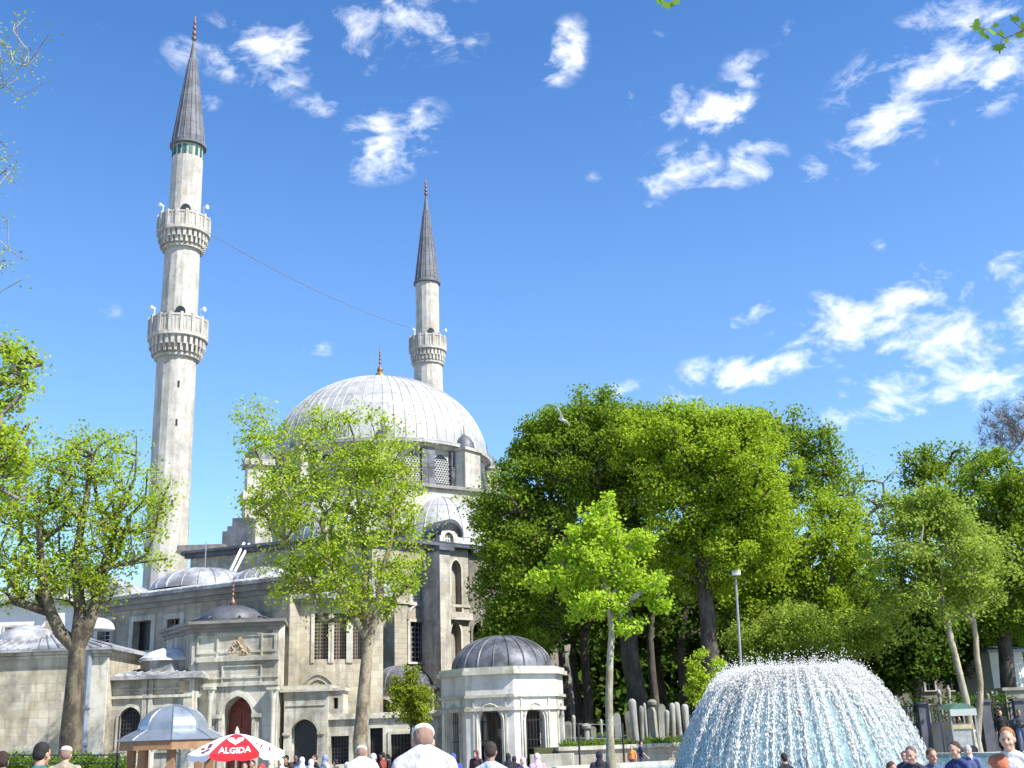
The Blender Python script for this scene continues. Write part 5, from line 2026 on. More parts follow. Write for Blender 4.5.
wm_white = water_mat('white_spray', (1.0, .995, .965))
wm_sheet = water_mat('falling_water', (.66, .92, .97), .40)
NS = 130
streams = []
for i in range(NS):
    a = 2 * PI * i / NS + rng.normal() * .014
    ra = 1.52 + rng.normal() * .05
    hh = H * (1 + rng.normal() * .022)
    streams.append((a, ra, hh))
for i in range(60):
    a = 2 * PI * i / 60 + rng.normal() * .02
    streams.append((a, 1.15 + rng.normal() * .06, H * (.99 + rng.normal() * .012)))
P, Dv, Sz = [], [], []
for (a, ra, hh) in streams:
    n = 1500
    r = ra + rng.random(n) ** 1.6 * 1.85 * rng.choice([1, 1, 1, 1, -.6], n) * (1 if ra > 1.4 else .9)
    r = np.clip(r, .1, 3.75)
    z = hh - KQ * (r - ra) ** 2
    past = np.clip((r - ra) / 1.85, 0, 1)
    jit = .02 + .04 * rng.random(n)
    aa = a + rng.normal(size=n) * (.045 - .028 * past) * rng.choice([1, .35], n)
    z = z + rng.normal(size=n) * .09 * np.where(np.abs(r - ra) < .8, 1.0, .35)
    r = r + rng.normal(size=n) * jit * .8
    x = PX + r * np.cos(aa); y = PY_ + r * np.sin(aa)
    k = z > .42
    P.append(np.stack([x, y, z], 1)[k])
    sl_ = -2 * KQ * (r - ra)
    d = np.stack([np.cos(aa), np.sin(aa), sl_], 1)
    d /= np.linalg.norm(d, axis=1)[:, None]
    Dv.append(d[k])
    Sz.append((np.stack([.005 + .009 * rng.random(n), .014 + .06 * rng.random(n) * (.35 + np.abs(sl_) * .35)], 1))[k])
# crown splashes
n = 34000
a = rng.random(n) * 2 * PI
r = .6 + 1.55 * rng.random(n) + rng.normal(size=n) * .15
clump = np.sin(a * 11 + r * 13) * .5 + np.sin(a * 29 - r * 9 + 1) * .5
z = H - KQ * np.maximum(0, r - 1.55) ** 2 + np.abs(rng.normal(size=n)) * (.09 + .2 * np.maximum(0, clump) ** 1.5)
P.append(np.stack([PX + r * np.cos(a), PY_ + r * np.sin(a), z], 1))
d = rng.normal(size=(n, 3)); d[:, 2] += 1.5; d /= np.linalg.norm(d, axis=1)[:, None]
Dv.append(d)
Sz.append(np.stack([.007 + .009 * rng.random(n), .010 + .022 * rng.random(n)], 1))
P = np.concatenate(P); Dv = np.concatenate(Dv); Sz = np.concatenate(Sz)
N = len(P)
u = np.cross(Dv, np.array([.3, .2, .9])); u /= np.linalg.norm(u, axis=1)[:, None]
w = np.cross(Dv, u)
V = np.empty((N, 5, 3), np.float32)
V[:, 0] = P + Dv * Sz[:, 1:2]
V[:, 1] = P - Dv * Sz[:, 1:2]
for q in range(3):
    t_ = 2 * PI * q / 3
    V[:, 2 + q] = P + (u * math.cos(t_) + w * math.sin(t_)) * Sz[:, 0:1]
V = V.reshape(-1, 3) - np.array([PX, PY_, .42])
tri = np.array([(0, 2, 3), (0, 3, 4), (0, 4, 2), (1, 3, 2), (1, 4, 3), (1, 2, 4)], np.int32)
T = (tri[None] + (np.arange(N) * 5)[:, None, None]).reshape(-1)
me = bpy.data.meshes.new('water_spray')
me.vertices.add(N * 5); me.vertices.foreach_set('co', V.astype(np.float32).ravel())
me.loops.add(len(T)); me.loops.foreach_set('vertex_index', T.astype(np.int32))
me.polygons.add(len(T) // 3)
me.polygons.foreach_set('loop_start', np.arange(0, len(T), 3, dtype=np.int32)); me.polygons.foreach_set('loop_total', np.full(len(T) // 3, 3, np.int32))
me.polygons.foreach_set('use_smooth', [True] * (len(T) // 3))
me.materials.append(wm_white); me.update(calc_edges=True)
o = bpy.data.objects.new('water_spray', me); COL.objects.link(o); o.parent = t
o['kind'] = 'stuff'
mb = MB()
for (a, ra, hh) in streams[:NS]:
    pts = []
    for i in range(12):
        r = ra + .1 + (1.75) * i / 11
        pts.append((PX + r * math.cos(a), PY_ + r * math.sin(a), max(.4, hh - KQ * (r - ra) ** 2)))
    mb.tube(pts, .009, 4, .016)
for (a, ra, hh) in streams[:NS:1]:
    pts = []
    for i in range(9):
        r = .12 + (ra + .05 - .12) * i / 8
        pts.append((PX + r * math.cos(a), PY_ + r * math.sin(a), max(.45, hh - KQ * (r - ra) ** 2)))
    mb.tube(pts, .015, 3, .03)
o = mb.build('water_streams', wm_white, t, 'all')
o['kind'] = 'stuff'
# white froth sheet, added to catch direct sun where the droplets shade themselves
mb = MB()
prof = [(1.15 + .03 + 1.15 * q, H - .02 - KQ * max(0, 1.15 * q - .35) ** 2) for q in [i / 12 for i in range(13)]]
mb.lathe(prof, (PX, PY_), 120, cap=False)
o = mb.build('water_froth', water_mat('white_froth', (1.0, .995, .97), .5), t, 'all')
o['kind'] = 'stuff'
# thin falling veil between the streams
mb = MB()
prof = [(1.50 + 1.82 * (1 - q), max(.43, H - KQ * (1.82 * (1 - q)) ** 2)) for q in [i / 16 for i in range(17)]]
mb.lathe(prof, (PX, PY_), 120, cap=False)
o = mb.build('water_veil', wm_sheet, t, 'all')
o['kind'] = 'stuff'

# ------------------------------------------------------------------ food kiosk
Yk = 34
c = at(172, 745, Yk)
kq = mpp(172, 740, Yk)
g0 = G(c.x, Yk)
t = thing('kiosk', 'small octagonal ochre kiosk with a shiny grey metal dome and flared brim', 'kiosk', (c.x, Yk, g0))
zd, ze, z_b = at(172, 706, Yk).z, at(172, 740, Yk).z, at(172, 746, Yk).z
n8 = 8
ph = R(-74)
def ring(r, z):
    return [(c.x + r * math.cos(ph + k * PI / 4), Yk + r * math.sin(ph + k * PI / 4), z) for k in range(8)]
met = lead('kiosk_metal', (.33, .37, .41), .33, .55, var=.1)
mb = MB()
rb = 33 * kq
prof = [(rb * math.cos(a), ze + .28 + (zd - ze - .28) * math.sin(a)) for a in np.linspace(0, PI / 2 - .03, 10)]
prof = [(52 * kq, ze), (45 * kq, ze + .12), (36 * kq, ze + .24)] + prof
rs = [ring(r_, z_) for r_, z_ in prof]
for A, B in zip(rs[:-1], rs[1:]):
    for k in range(8):
        mb.poly([A[k], A[(k + 1) % 8], B[(k + 1) % 8], B[k]])
mb.poly(rs[-1])
for k in range(8):
    mb.tube([(p[k][0], p[k][1], p[k][2] + .01) for p in rs], .025, 4)
mb.build('dome_roof', met, t)
mb = MB()
mb.prism([(p[0], p[1]) for p in ring(50 * kq, 0)], ze - .25, ze - .003)
mb.build('fascia', M['ochre'], t)
for k in range(8):
    p = ring(38 * kq, 0)[k]
    mb = MB(); mb.box(p[0] - .1, p[0] + .1, p[1] - .1, p[1] + .1, g0, ze - .253); mb.build('post', M['ochre'], t)
mb = MB()
mb.prism([(p[0], p[1]) for p in ring(36 * kq, 0)], g0, g0 + .95)
mb.build('counter', M['ochre'], t)
mb = MB()
mb.prism([(p[0], p[1]) for p in ring(40 * kq, 0)], g0 + .953, g0 + 1.0)
mb.build('counter_top', M['white'], t)
mb = MB()
p = at(185, 757, Yk)
mb.box(p.x - .28, p.x + .45, Yk - .2, Yk + .3, g0 + 1.003, g0 + 1.75)
mb.build('vending_cabinet', plain((.5, .03, .03), .4, 0, .1), t)

# ------------------------------------------------------------------ umbrella
Yu = 29
c = at(236.5, 748, Yu)
ku = mpp(236.5, 750, Yu)
ztu, zbu = at(236.5, 733.5, Yu).z, at(236.5, 757.5, Yu).z
g0 = G(c.x, Yu)
t = thing('ice_cream_umbrella', 'red and white ice cream parasol with ALGIDA lettering and a heart emblem', 'parasol', (c.x, Yu, g0))
RU = 47 * ku
red = plain((.62, .012, .02), .6, 0, .04)
whi = plain((.80, .80, .80), .6, 0, .03)
ph = R(-79) - PI / 6


def um(a, q, drop=True):
    """point on the canopy: angle a, q = 0 centre .. 1 rim"""
    k = (a - ph) / (PI / 3)
    fk = k - math.floor(k)
    rr = RU * math.cos(PI / 6) / math.cos((fk - .5) * PI / 3)
    r = rr * q
    z = zbu + .11 + (ztu - zbu - .11) * (1 - q ** 1.5) - .05 * q * (4 * fk * (1 - fk))
    return Vector((c.x + r * math.cos(a), Yu + r * math.sin(a), z))


reds, whites = MB(), MB()
for k in range(6):
    mb = reds if k % 2 == 0 else whites
    for i in range(6):
        for j in range(6):
            a0 = ph + (k + i / 6) * PI / 3; a1 = ph + (k + (i + 1) / 6) * PI / 3 - (1e-5 if i == 5 else 0)
            q0, q1 = max(j / 6, .002), (j + 1) / 6
            mb.poly([um(a0, q0), um(a0, q1), um(a1, q1), um(a1, q0)])
    for i in range(6):
        a0 = ph + (k + i / 6) * PI / 3; a1 = ph + (k + (i + 1) / 6) * PI / 3 - (1e-5 if i == 5 else 0)
        p, q = um(a0, 1), um(a1, 1)
        sc = lambda f: .10 + .05 * math.sin(PI * ((f * 2) % 1))
        mb.poly([p, q, q - Vector((0, 0, sc((i + 1) / 6 if i < 5 else .999))), p - Vector((0, 0, sc(i / 6)))])
cn = reds.build('red_canopy_panel', red, t, 'all')
whites.build('white_canopy_panel', whi, t, 'all')
MB().tube([(c.x, Yu, g0), (c.x, Yu, ztu + .12)], .028, 8).build('pole', M['white'], t)
mb = MB()
mb.lathe([(.05, ztu - .01), (.055, ztu + .05), (.03, ztu + .1), (.01, ztu + .16)], (c.x, Yu), 10)
mb.build('finial', M['white'], t, True)
mb = MB().lathe([(.35, g0), (.35, g0 + .08), (.08, g0 + .14), (.05, g0 + .3)], (c.x, Yu), 16)
mb.build('base', M['irongrey'], t)
mb = MB()
for k in range(6):
    a = ph + k * PI / 3
    mb.tube([um(a, .1) - Vector((0, 0, .03)), um(a, .98) - Vector((0, 0, .03))], .01, 4)
mb.build('rib', M['irongrey'], t)


def on_panel(k, u, v, lift=.012):
    """u in -.5..5 across the panel at the rim scale, v 0 rim .. 1 top; returns point just above the canopy"""
    q = 1 - v
    am = ph + (k + .5) * PI / 3
    a = am + math.atan2(u * RU, RU * .866 * q)
    p = um(a, q * math.cos(0))
    n = Vector((math.cos(am), math.sin(am), .9)).normalized()
    return p + n * lift


# lettering as a flat mesh laid on the front red panel
def text_on(body, k, size, v0, mat, parent, name):
    cu = bpy.data.curves.new('lettering', 'FONT')
    cu.body = body
    cu.size = 1
    cu.align_x = 'CENTER'
    cu.offset = .02
    cu.resolution_u = 2
    ob = bpy.data.objects.new('tmp', cu)
    COL.objects.link(ob)
    dg = bpy.context.evaluated_depsgraph_get()
    me = bpy.data.meshes.new_from_object(ob.evaluated_get(dg))
    bpy.data.objects.remove(ob)
    off = absloc(parent)
    for v in me.vertices:
        p = on_panel(k, v.co.x * size, v0 + v.co.y * size * 1.5)
        v.co = p - off
    me.materials.clear(); me.materials.append(mat)
    o = bpy.data.objects.new(name, me); COL.objects.link(o); o.parent = parent
    return o


text_on('ALGIDA', 0, .18, .055, whi, t, 'lettering')
# heart emblem: white lobed heart with a red swirl inside
mb = MB()
def heart(sx, sy, n=28):
    out = []
    for i in range(n):
        a = 2 * PI * i / n
        x = math.sin(a) ** 3
        y = (13 * math.cos(a) - 5 * math.cos(2 * a) - 2 * math.cos(3 * a) - math.cos(4 * a)) / 16
        out.append((x * sx, y * sy))
    return out
Hh = heart(.17, .18)
cen = on_panel(0, 0, .55, .014)
pts = [on_panel(0, x, .52 + y, .014) for x, y in Hh]
for i in range(len(pts)):
    mb.poly([cen, pts[i], pts[(i + 1) % len(pts)]])
mb.build('heart_emblem', whi, t)
mb = MB()
for (sx, sy) in ((.11, .12), (.05, .055)):
    Hh = heart(sx, sy)
    mb.tube([on_panel(0, x, .52 + y, .016) for x, y in Hh], .008, 4)
mb.build('emblem_swirl', red, t)
# small pictured lollies on the white panels
for k in (5, 1):
    for (u, v) in ((-.15, .2), (0, .28), (.14, .16), (.05, .1), (-.08, .36)):
        a_, b_ = on_panel(k, u - .05, v), on_panel(k, u + .05, v + .03)
        MB().tube([a_, b_], .022, 5).build('printed_ice_lolly', plain((.30, .05, .08), .6, 0, .5, 9), t)

# ------------------------------------------------------------------ green stall on the right
Ys = 55
c = at(957, 715, Ys)
ks = mpp(957, 715, Ys)
t = thing('market_stall', 'small stall with a curved green and white canopy and pale counter by the low wall', 'stall', (c.x, Ys, 0))
zt_, ze_ = at(957, 703.5, Ys).z, at(957, 709.5, Ys).z
mb = MB()
P_ = [(-14 * ks + 28 * ks * i / 14, ze_ + (zt_ - ze_) * math.sin(PI * i / 14)) for i in range(15)]
for (x0, z0), (x1, z1_) in zip(P_[:-1], P_[1:]):
    mb.poly([(c.x + x0, Ys - .8, z0), (c.x + x1, Ys - .8, z1_), (c.x + x1, Ys + .8, z1_ + .02), (c.x + x0, Ys + .8, z0 + .02)])
mb.poly([(c.x + x, Ys - .8, z) for x, z in P_] )
mb.build('canopy', plain((.08, .17, .13), .6, 0, .2), t)
mb = MB(); mb.box(c.x - 13 * ks, c.x + 13 * ks, Ys - .84, Ys - .803, ze_ - .28, ze_ + .01); mb.build('valance', plain((.40, .44, .40), .6), t)
for sx in (-12, 12):
    for sy in (-.7, .7):
        mb = MB(); mb.box(c.x + sx * ks - .03, c.x + sx * ks + .03, Ys + sy - .03, Ys + sy + .03, 0, ze_); mb.build('post', M['irongrey'], t)
mb = MB(); mb.box(c.x - 11 * ks, c.x + 9 * ks, Ys - .6, Ys + .5, .15, at(957, 729, Ys).z); mb.build('counter', plain((.34, .35, .33), .6, 0, .25), t)
mb = MB(); mb.box(c.x - 11.2 * ks, c.x + 9.2 * ks, Ys - .65, Ys + .5, at(957, 729, Ys).z + .003, at(957, 723.5, Ys).z); mb.build('tray', plain((.42, .36, .2), .6, 0, .3, 5), t)
for sx in (-8, 6):
    MB().tube([(c.x + sx * ks, Ys - .66, .22), (c.x + sx * ks, Ys - .61, .22)], .22, 16).build('wheel', M['iron'], t)
# stone bench in front for the sitters
tag(MB().box(4.6, 11.6, 18.75, 19.35, 0, .40).build('stone_bench', M['trim']), 'long low stone bench under the seated group at lower right', 'bench')
# cream block left by the pool
p = at(545, 757, 40)
mb = MB(); mb.box(at(530, 757, 44.5).x, at(574, 757, 44.5).x, 44.2, 44.8, 0, at(550, 754, 44.5).z)
tag(mb.build('stone_block', M['trim']), 'low cream stone block between the pavilion and the pool', 'block')
# drain/marble low wall before the portal - terrace kerb
tag(MB().box(at(120, 760, 43).x, at(150, 760, 43).x, 43, 43.4, GL, at(135, 753, 43).z).build('stone_plinth', M['trim']), 'pale stone plinth at the end of the wire rail beside the kiosk', 'plinth')

# ------------------------------------------------------------------ people
SKIN = [plain((.42, .24, .16), .55, 0, .05), plain((.30, .16, .10), .55, 0, .05), plain((.50, .31, .22), .55, 0, .05)]


def remesh(prims, voxel, smooth=2):
    mb = MB()
    for p in prims:
        if p[0] == 'c':       # tapered capsule
            _, a, ra, b, rb = p
            a, b = Vector(a), Vector(b)
            for (q, r) in ((a, ra), (b, rb)):
                mb.lathe([(max(.001, r * math.cos(t)), q.z + r * math.sin(t)) for t in np.linspace(-PI / 2, PI / 2, 7)], (q.x, q.y), 12)
            mb.tube([a, b], ra, 12, rb)
        else:                 # ellipsoid (centre, radii, rotation)
            _, c, rr = p[:3]
            rot = Euler(p[3]).to_matrix() if len(p) > 3 else Matrix.Identity(3)
            vs, fs = [], []
            n, m = 16, 10
            for i in range(m + 1):
                t = -PI / 2 + PI * i / m
                for k in range(n):
                    a = 2 * PI * k / n
                    v = rot @ Vector((rr[0] * max(.02, math.cos(t)) * math.cos(a), rr[1] * max(.02, math.cos(t)) * math.sin(a), rr[2] * math.sin(t)))
                    vs.append(Vector(c) + v)
            for i in range(m):
                for k in range(n):
                    fs.append((i * n + k, i * n + (k + 1) % n, (i + 1) * n + (k + 1) % n, (i + 1) * n + k))
            fs.append(tuple(range(n - 1, -1, -1))); fs.append(tuple(range(m * n, m * n + n)))
            mb.raw(vs, fs)
    me = bpy.data.meshes.new('raw')
    me.from_pydata(mb.v, [], mb.f)
    ob = bpy.data.objects.new('raw', me)
    COL.objects.link(ob)
    md = ob.modifiers.new('R', 'REMESH'); md.mode = 'VOXEL'; md.voxel_size = voxel; md.use_smooth_shade = True
    if smooth:
        sm = ob.modifiers.new('S', 'SMOOTH'); sm.iterations = smooth; sm.factor = .5
    dg = bpy.context.evaluated_depsgraph_get()
    out = bpy.data.meshes.new_from_object(ob.evaluated_get(dg))
    bpy.data.objects.remove(ob)
    bpy.data.meshes.remove(me)
    out.polygons.foreach_set('use_smooth', [True] * len(out.polygons))
    out.materials.clear()
    out.materials.append(None)
    return out


def joints(pose):
    J = {}
    for s, k in ((-1, 'L'), (1, 'R')):
        J['sh' + k] = Vector((s * .185, 0, 1.385)); J['hip' + k] = Vector((s * .09, 0, .92))
        if pose in ('stand', 'look'):
            J['el' + k] = Vector((s * .25, -.03, 1.10)); J['wr' + k] = Vector((s * .245, .06, .86)); J['kn' + k] = Vector((s * .105, .015, .50)); J['an' + k] = Vector((s * .11, -.02, .09))
        elif pose == 'walk':
            J['el' + k] = Vector((s * .25, -.03 + s * .10, 1.11)); J['wr' + k] = Vector((s * .24, .08 + s * .2, .90)); J['kn' + k] = Vector((s * .10, .06 - s * .12, .50)); J['an' + k] = Vector((s * .10, -.03 - s * .27, .10 + (.06 if s > 0 else 0)))
        elif pose == 'fold':
            J['el' + k] = Vector((s * .26, .04, 1.12)); J['wr' + k] = Vector((s * .06, .24, 1.13)); J['kn' + k] = Vector((s * .105, .015, .50)); J['an' + k] = Vector((s * .11, -.02, .09))
        elif pose == 'sit':
            J['el' + k] = Vector((s * .25, .06, 1.13)); J['wr' + k] = Vector((s * .12, .30, 1.0)); J['hip' + k] = Vector((s * .1, 0, .90)); J['kn' + k] = Vector((s * .13, .44, .90)); J['an' + k] = Vector((s * .13, .46, .50))
    return J


def hand(pr, w, d, side, sc=1.0):
    d = d.normalized()
    x = Vector((0, 1, 0)) if abs(d.z) > .7 else Vector((0, 0, 1))
    lat = (x - d * x.dot(d)).normalized()
    nrm = d.cross(lat)
    pc = w + d * .05
    pr.append(('c', w, .026, w + d * .075, .03))
    pr.append(('c', w + d * .05 + lat * .02, .017, w + d * .08 - lat * .02, .017))
    for i, ln in enumerate((.062, .072, .068, .052)):
        b = w + d * .088 + lat * (.027 - .018 * i)
        m = b + d * ln * .55 + nrm * side * .008
        e = m + d * ln * .45 + nrm * side * .022
        pr.append(('c', b, .0088, m, .008)); pr.append(('c', m, .008, e, .007))
    b = w + d * .03 + lat * .028
    m = b + d * .03 + lat * .026; e = m + d * .03 + lat * .006 + nrm * side * .012
    pr.append(('c', b, .012, m, .010)); pr.append(('c', m, .010, e, .008))


def head_prims(tilt, infl=0.0):
    """tilt: radians, positive looks down; returns prims, transform"""
    piv = Vector((0, .0, 1.47))
    Rm = Matrix.Rotation(-tilt, 3, 'X')
    sink = Vector((0, .03, -.065)) if tilt > .5 else Vector((0, 0, 0))
    T = lambda x, y, z: piv + sink + Rm @ (Vector((x, y, z)) - piv)
    pr = [('e', T(0, .015, 1.625), (.076 + infl, .095 + infl, .10 + infl), (-tilt, 0, 0)), ('e', T(0, .04, 1.56), (.058 + infl, .07 + infl, .07 + infl), (-tilt, 0, 0))]
    return pr, T


PROTO = {}


def proto(pose, tilt=.1):
    key = (pose, tilt)
    if key in PROTO:
        return PROTO[key]
    J = joints(pose)
    lean = 0
    # ---- body, one surface
    pr, T = head_prims(tilt)
    pr += [('c', T(0, .108, 1.61), .011, T(0, .128, 1.578), .016), ('c', T(-.022, .105, 1.528), .010, T(.022, .105, 1.528), .010), ('e', T(0, .09, 1.505), (.03, .028, .022)),
           ('c', T(-.035, .10, 1.635), .012, T(.035, .10, 1.635), .012)]
    for s in (-1, 1):
        pr.append(('e', T(s * .079, .01, 1.595), (.012, .022, .034)))
        pr.append(('e', T(s * .04, .075, 1.57), (.028, .03, .028)))
    pr.append(('c', (0, -.01, 1.40), .060, T(0, 0, 1.53), .054))
    pr += [('e', (0, .0, 1.25), (.163, .103, .155)), ('e', (0, .01, 1.10), (.145, .10, .15)), ('e', (0, 0, .97), (.165, .115, .13)), ('c', (-.17, 0, 1.365), .045, (-.03, 0, 1.44), .04), ('c', (.17, 0, 1.365), .045, (.03, 0, 1.44), .04)]
    for k, s in (('L', -1), ('R', 1)):
        pr += [('c', J['sh' + k] + Vector((0, 0, -.03)), .05, J['el' + k], .038), ('c', J['el' + k], .038, J['wr' + k], .026)]
        hand(pr, J['wr' + k], J['wr' + k] - J['el' + k], s)
        pr += [('c', J['hip' + k], .088, J['kn' + k], .056), ('c', J['kn' + k], .055, J['an' + k], .037)]
        a = J['an' + k]
        pr += [('c', a + Vector((0, -.03, -.045)), .035, a + Vector((0, .13, -.06)), .026)]
    body = remesh(pr, .012, 3)
    # ---- shirt
    def torso(i):
        return [('c', (0, -.012, 1.30), .075, (0, -.008, 1.425 - (.03 if tilt > .5 else 0)), .062 + i), ('e', (0, .0, 1.25), (.168 + i, .108 + i, .155 + i)), ('e', (0, .012, 1.10), (.15 + i, .106 + i, .15)), ('e', (0, 0, .99), (.172 + i, .12 + i, .10)), ('c', (-.175, 0, 1.355), .045 + i, (-.03, -.005, 1.445), .036 + i),
                ('c', (.175, 0, 1.355), .045 + i, (.03, -.005, 1.445), .036 + i)]
    sh = torso(.018)
    for k in 'LR':
        sh += [('c', J['sh' + k] + Vector((0, 0, -.035)), .062, J['el' + k], .054)]
    short = sh[:-2] + [('c', J['sh' + k] + Vector((0, 0, -.035)), .064, J['sh' + k].lerp(J['el' + k], .75), .064) for k in 'LR']
    longs = sh + [('c', J['el' + k], .056, J['wr' + k], .042) for k in 'LR']
    shirt = remesh(short, .018, 2)
    shirtl = remesh(longs, .018, 2)
    tr = [('e', (0, 0, .95), (.176, .126, .09))]
    for k in 'LR':
        tr += [('c', J['hip' + k], .104, J['kn' + k], .078), ('c', J['kn' + k], .076, J['an' + k], .062)]
    trousers = remesh(tr, .02, 2)
    fo = []
    for k in 'LR':
        a = J['an' + k]
        fo += [('c', a + Vector((0, -.035, -.04)), .05, a + Vector((0, .14, -.055)), .036)]
    shoes = remesh(fo, .018, 1)
    # ---- hair, cap, scarf
    hp = [('e', T(0, -.006, 1.645), (.087, .098, .096), (-tilt, 0, 0)), ('e', T(0, -.035, 1.60), (.078, .07, .075), (-tilt, 0, 0))]
    hair = remesh(hp, .014, 1)
    hl = hp + [('c', T(0, -.07, 1.60), .06, T(0, -.07, 1.42), .045)]
    hairl = remesh(hl, .016, 1)
    # remove hair from the face: keep what is behind / above
    def face_cut(me, zc, yc):
        import bmesh
        bm = bmesh.new(); bm.from_mesh(me)
        inv = Matrix.Rotation(tilt, 3, 'X'); piv = Vector((0, 0, 1.47))
        dl = [v for v in bm.verts if (lambda q: q.y > yc + (max(0, q.z - zc) * 1.6) and q.z < zc + .06)(piv + inv @ (v.co - piv))]
        bmesh.ops.delete(bm, geom=dl, context='VERTS')
        bm.to_mesh(me); bm.free()
    face_cut(hair, 1.66, .035); face_cut(hairl, 1.66, .035)
    cap = remesh([('e', T(0, .0, 1.68), (.091, .104, .062), (-tilt, 0, 0))], .012, 1)
    sc = [('e', T(0, -.004, 1.62), (.096, .112, .122), (-tilt, 0, 0)), ('c', T(0, -.02, 1.52), .085, (0, -.01, 1.40), .125), ('c', (-.1, -.01, 1.37), .075, (.1, -.01, 1.37), .075), ('e', (0, .06, 1.38), (.09, .06, .07))]
    scarf = remesh(sc, .015, 2)
    face_cut(scarf, 1.64, .095)
    if pose == 'sit':
        ct = torso(.03) + [('c', J['sh' + k], .075, J['el' + k], .062) for k in 'LR'] + [('c', J['el' + k], .062, J['wr' + k], .05) for k in 'LR'] + [('c', J['hip' + k], .12, J['kn' + k], .11) for k in 'LR'] + [('c', J['kn' + k], .11, J['an' + k], .10) for k in 'LR']
    else:
        ct = torso(.03) + [('c', J['sh' + k], .075, J['el' + k], .062) for k in 'LR'] + [('c', J['el' + k], .062, J['wr' + k], .05) for k in 'LR'] + [('c', (0, 0, .95), .185, (0, 0, .30), .235)]
    coat = remesh(ct, .022, 2)
    eyes = []
    for s in (-1, 1):
        e = MB().lathe([(max(.001, .009 * math.cos(t)), .009 * math.sin(t)) for t in np.linspace(-PI / 2, PI / 2, 5)], (0, 0), 8)
        me = bpy.data.meshes.new('eye'); me.from_pydata([Vector(v) + T(s * .032, .104, 1.612) for v in e.v], [], e.f); me.materials.append(None); eyes.append(me)
    PROTO[key] = dict(body=body, shirt=shirt, jumper=shirtl, trousers=trousers, shoes=shoes, hair=hair, long_hair=hairl, cap=cap, headscarf=scarf, coat=coat, eyes=eyes)
    return PROTO[key]


_cm = {}


def col(c, r=.85):
    c = tuple(c)
    if c not in _cm:
        m, nt, b = new_mat('cloth')
        tcn = nt.add('ShaderNodeTexCoord').outputs['Object']
        mp = nt.add('ShaderNodeMapping', {'Scale': (1, 1, .55)})
        nt.l.new(tcn, mp.inputs['Vector'])
        n = nt.noise(9, 4, mp.outputs[0], .6)
        n2 = nt.noise(60, 3, tcn)
        nt.l.new(nt.mix(nt.ramp(n, .3, .7), tuple(x * .78 for x in c), tuple(min(1, x * 1.15) for x in c)), b.inputs['Base Color'])
        b.inputs['Roughness'].default_value = r
        bp = nt.add('ShaderNodeBump', {'Strength': .9, 'Distance': .035, 'Height': nt.math('ADD', n, nt.math('MULTIPLY', n2, .06))})
        nt.l.new(bp.outputs[0], b.inputs['Normal'])
        _cm[c] = m
    return _cm[c]


def add_part(name, me, mat, parent):
    o = bpy.data.objects.new(name, me)
    COL.objects.link(o)
    o.parent = parent
    o.material_slots[0].link = 'OBJECT'
    o.material_slots[0].material = mat
    return o


def person(px, pytop, Y, label, pose='stand', face=0, tilt=.1, top=('shirt', (.7, .7, .7)), bottom=(.05, .05, .07), head=('hair', (.02, .015, .012)), skin=0, hs=None, group=None, eyes=False, base=None, shoe=(.03, .025, .02)):
    """face: degrees, 0 = back to the camera, 180 = towards it"""
    p = at(px, pytop, Y)
    g = G(p.x, Y)
    topz = {'sit': 1.735 - .45, }.get(pose, 1.735)
    P = proto(pose, tilt)
    hh = 1.735 if tilt < .5 else 1.625
    s = hs or (p.z - g) / (hh if pose != 'sit' else hh - .0)
    if pose == 'sit':
        # seat pan at .80 in the model; scaled body stands so that its head top meets the picture
        s = hs or 1.0
        z0 = p.z - hh * s
    else:
        s = min(1.12, max(.62, s))
        z0 = g if base is None else base
        if hs is None and base is None:
            z0 = g
    t = thing('person', label, 'person', (p.x, Y, z0), group)
    t.scale = (s, s, s)
    t.rotation_euler = (0, 0, R(face))
    add_part('body', P['body'], SKIN[skin], t)
    kind, c = top
    add_part(kind, P[kind], col(c), t)
    if kind != 'coat' and bottom is not None:
        add_part('trousers', P['trousers'], col(bottom), t)
    add_part('shoes', P['shoes'], col(shoe), t)
    if head[0] == 'cap':
        add_part('hair', P['hair'], col((.24, .15, .11)), t)
        add_part('cap', P['cap'], col(head[1]), t)
    else:
        add_part(head[0], P[head[0]], col(head[1]), t)
    if eyes:
        for e in P['eyes']:
            add_part('eye', e, M['dark'], t)
    return t


W_ = (.6, .6, .6)
BK_ = (.015, .015, .02)
# near men seen from behind
person(424, 726.5, 9.7, 'broad man in a white shirt and white knitted cap, seen from behind, largest figure', 'stand', 8, .62, ('jumper', (.50, .50, .51)), (.2, .2, .22), ('cap', (.66, .66, .64)), skin=2)
person(362, 747, 17.5, 'smaller man in white cap and white shirt, seen from behind, left of the broad man', 'stand', 12, .62, ('jumper', (.54, .55, .54)), (.2, .2, .22), ('cap', (.66, .66, .64)), skin=2)
person(490, 741.5, 14.5, 'dark-haired man in a pale blue-white shirt seen from behind near the pavilion', 'stand', -6, .2, ('shirt', (.46, .52, .60)), (.05, .06, .1), ('hair', (.035, .022, .018)), skin=1)
person(41, 742, 13.5, 'black-haired man in a teal shirt at the lower left, seen from behind', 'stand', -20, .15, ('shirt', (.03, .16, .18)), (.05, .05, .07), ('hair', (.012, .010, .010)), skin=0)
person(66, 746, 19, 'elderly person in pale cap and long beige coat below the forked plane tree', 'stand', 10, .2, ('coat', (.30, .26, .19)), None, ('cap', (.62, .60, .55)), skin=2)
person(3, 751, 15, 'person in a reddish-brown top cut off by the left edge', 'stand', 30, .1, ('jumper', (.14, .04, .03)), (.04, .04, .05), ('hair', (.03, .015, .012)), skin=0)
